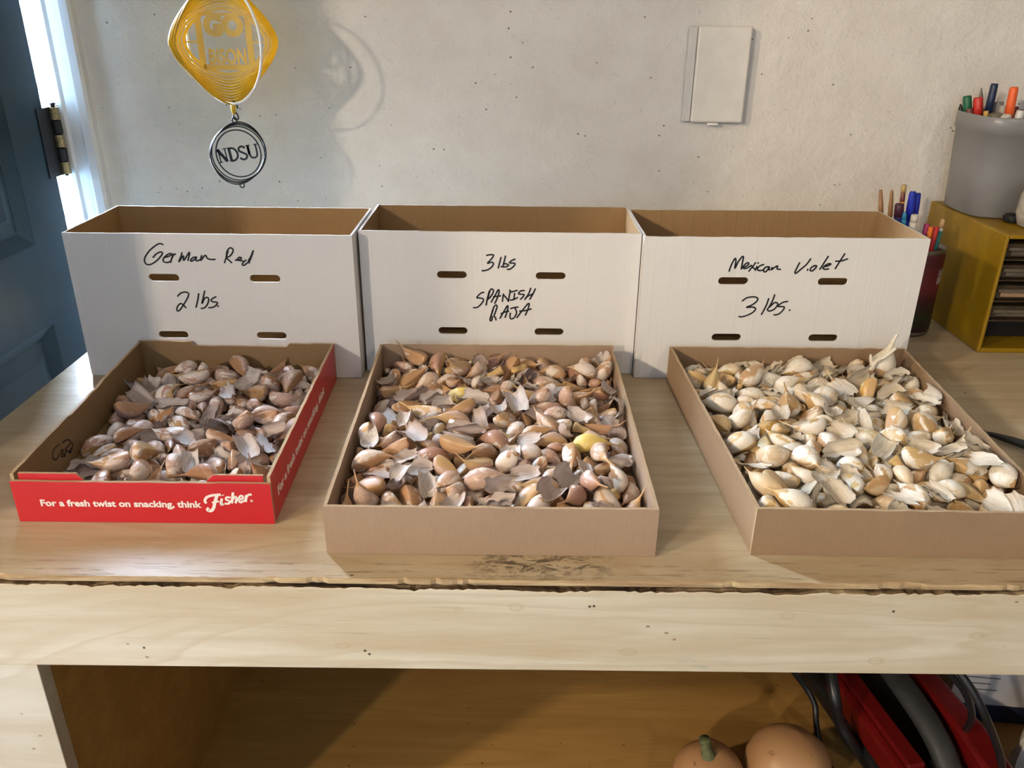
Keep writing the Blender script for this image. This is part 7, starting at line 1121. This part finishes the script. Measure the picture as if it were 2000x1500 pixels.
cable('power_cable', 'black cable sweeping down before the paper bag', [(1868, 1305, -.30), (1900, 1350, -.32), (1925, 1400, -.35), (1945, 1450, -.40), (1958, 1500, -.45), (1965, 1560, -.552)], .0052)
# white carton with print, plain white carton with hand hole, paper bag
wc = empty('white_carton', (.775, 1.055, SZ + .0003), (0, 0, math.radians(-6))); tag(wc, 'white printed carton standing behind the red power tool', 'carton')
MB().box((-.065, -.055, .034), (.065, .055, .19)).build('carton_body', plain('grey_white_card', (.42, .42, .45), .6, .06, 30), wc, bevel=.001)
MB().box((-.0655, -.0555, 0), (.0655, .0555, .034)).build('blue_base', plain('navy_card', (.012, .016, .05), .5, .1), wc, bevel=.001)
me = text_mesh('nziten', .016, .0002, .0001, .2); o = link('lettering', me, col('grey_print', (.10, .10, .11)), wc); o.rotation_euler = (math.pi / 2, 0, 0); o.location = (-.005, -.0553, .125)
for k in range(4): MB().box((-.055, -.0554, .10 - k * .012), (-.01 + .012 * (k % 2), -.0551, .102 - k * .012)).build('print_line', M['grey_print'], wc)
fb = empty('storage_box', (1.035, 1.00, SZ + .0003), (0, 0, 0)); tag(fb, 'off-white storage box with a dark hand hole at the far end of the shelf', 'box')
mb = MB(); panel(mb, [(-.16, 0), (.16, 0), (.16, .27), (-.16, .27)], [stadium(-.115, .083, .06, .018)], (0, 0, 0), (1, 0, 0), (0, 0, 1), -.003, (0, 1, 2)); mb.build('front_panel', [M['white_board'], M['kraft_in'], M['white_edge']], fb)
mb = MB(); mb.box((-.16, .0031, 0), (-.157, .25, .27)); mb.box((.157, .0031, 0), (.16, .25, .27)); mb.box((-.157, .247, 0), (.157, .25, .27)); mb.build('side_walls', M['kraft'], fb)
MB().box((-.157, .0031, .001), (.157, .247, .004)).build('bottom_panel', M['kraft_in'], fb)
bg = empty('paper_bag', (.800, .885, SZ + .0003), (0, 0, math.radians(-30))); tag(bg, 'crumpled white paper bag with a printed label at the shelf edge', 'bag')
rg = random.Random(9); mb = MB(); vs = []; fs = []; n = 20; hz = 9
for i in range(hz):
    f = i / (hz - 1)
    for j in range(n):
        an = 2 * math.pi * j / n; c_, s_ = math.cos(an), math.sin(an); e = (abs(c_) ** 4 + abs(s_) ** 4) ** -.25
        k = 1 + rg.uniform(-.07, .07) * (.3 + f); vs.append((.052 * c_ * e * k * (1 - .25 * f), .036 * s_ * e * k * (1 - .72 * f), .155 * f + rg.uniform(-.006, .006) * (1 if f > .9 else 0)))
for i in range(hz - 1):
    for j in range(n): a_, b_ = i * n + j, i * n + (j + 1) % n; fs.append((a_, b_, b_ + n, a_ + n))
mb.add(vs, fs + [tuple(range(n - 1, -1, -1)), tuple((hz - 1) * n + j for j in range(n))]); mb.build('bag_body', plain('white_bag_paper', (.50, .48, .45), .65, .1, 40), bg)
MB().box((-.022, -.0385, .050), (.020, -.0372, .105), M=Matrix.Rotation(math.radians(-9), 4, 'X')).build('label_sticker', plain('sticker', (.62, .60, .56), .4, .05), bg)
for k in range(4): MB().box((-.016, -.0389, .062 + k * .009), (.010 - .004 * (k % 2), -.0384, .064 + k * .009), M=Matrix.Rotation(math.radians(-9), 4, 'X')).build('print_line', M['grey_print'], bg)
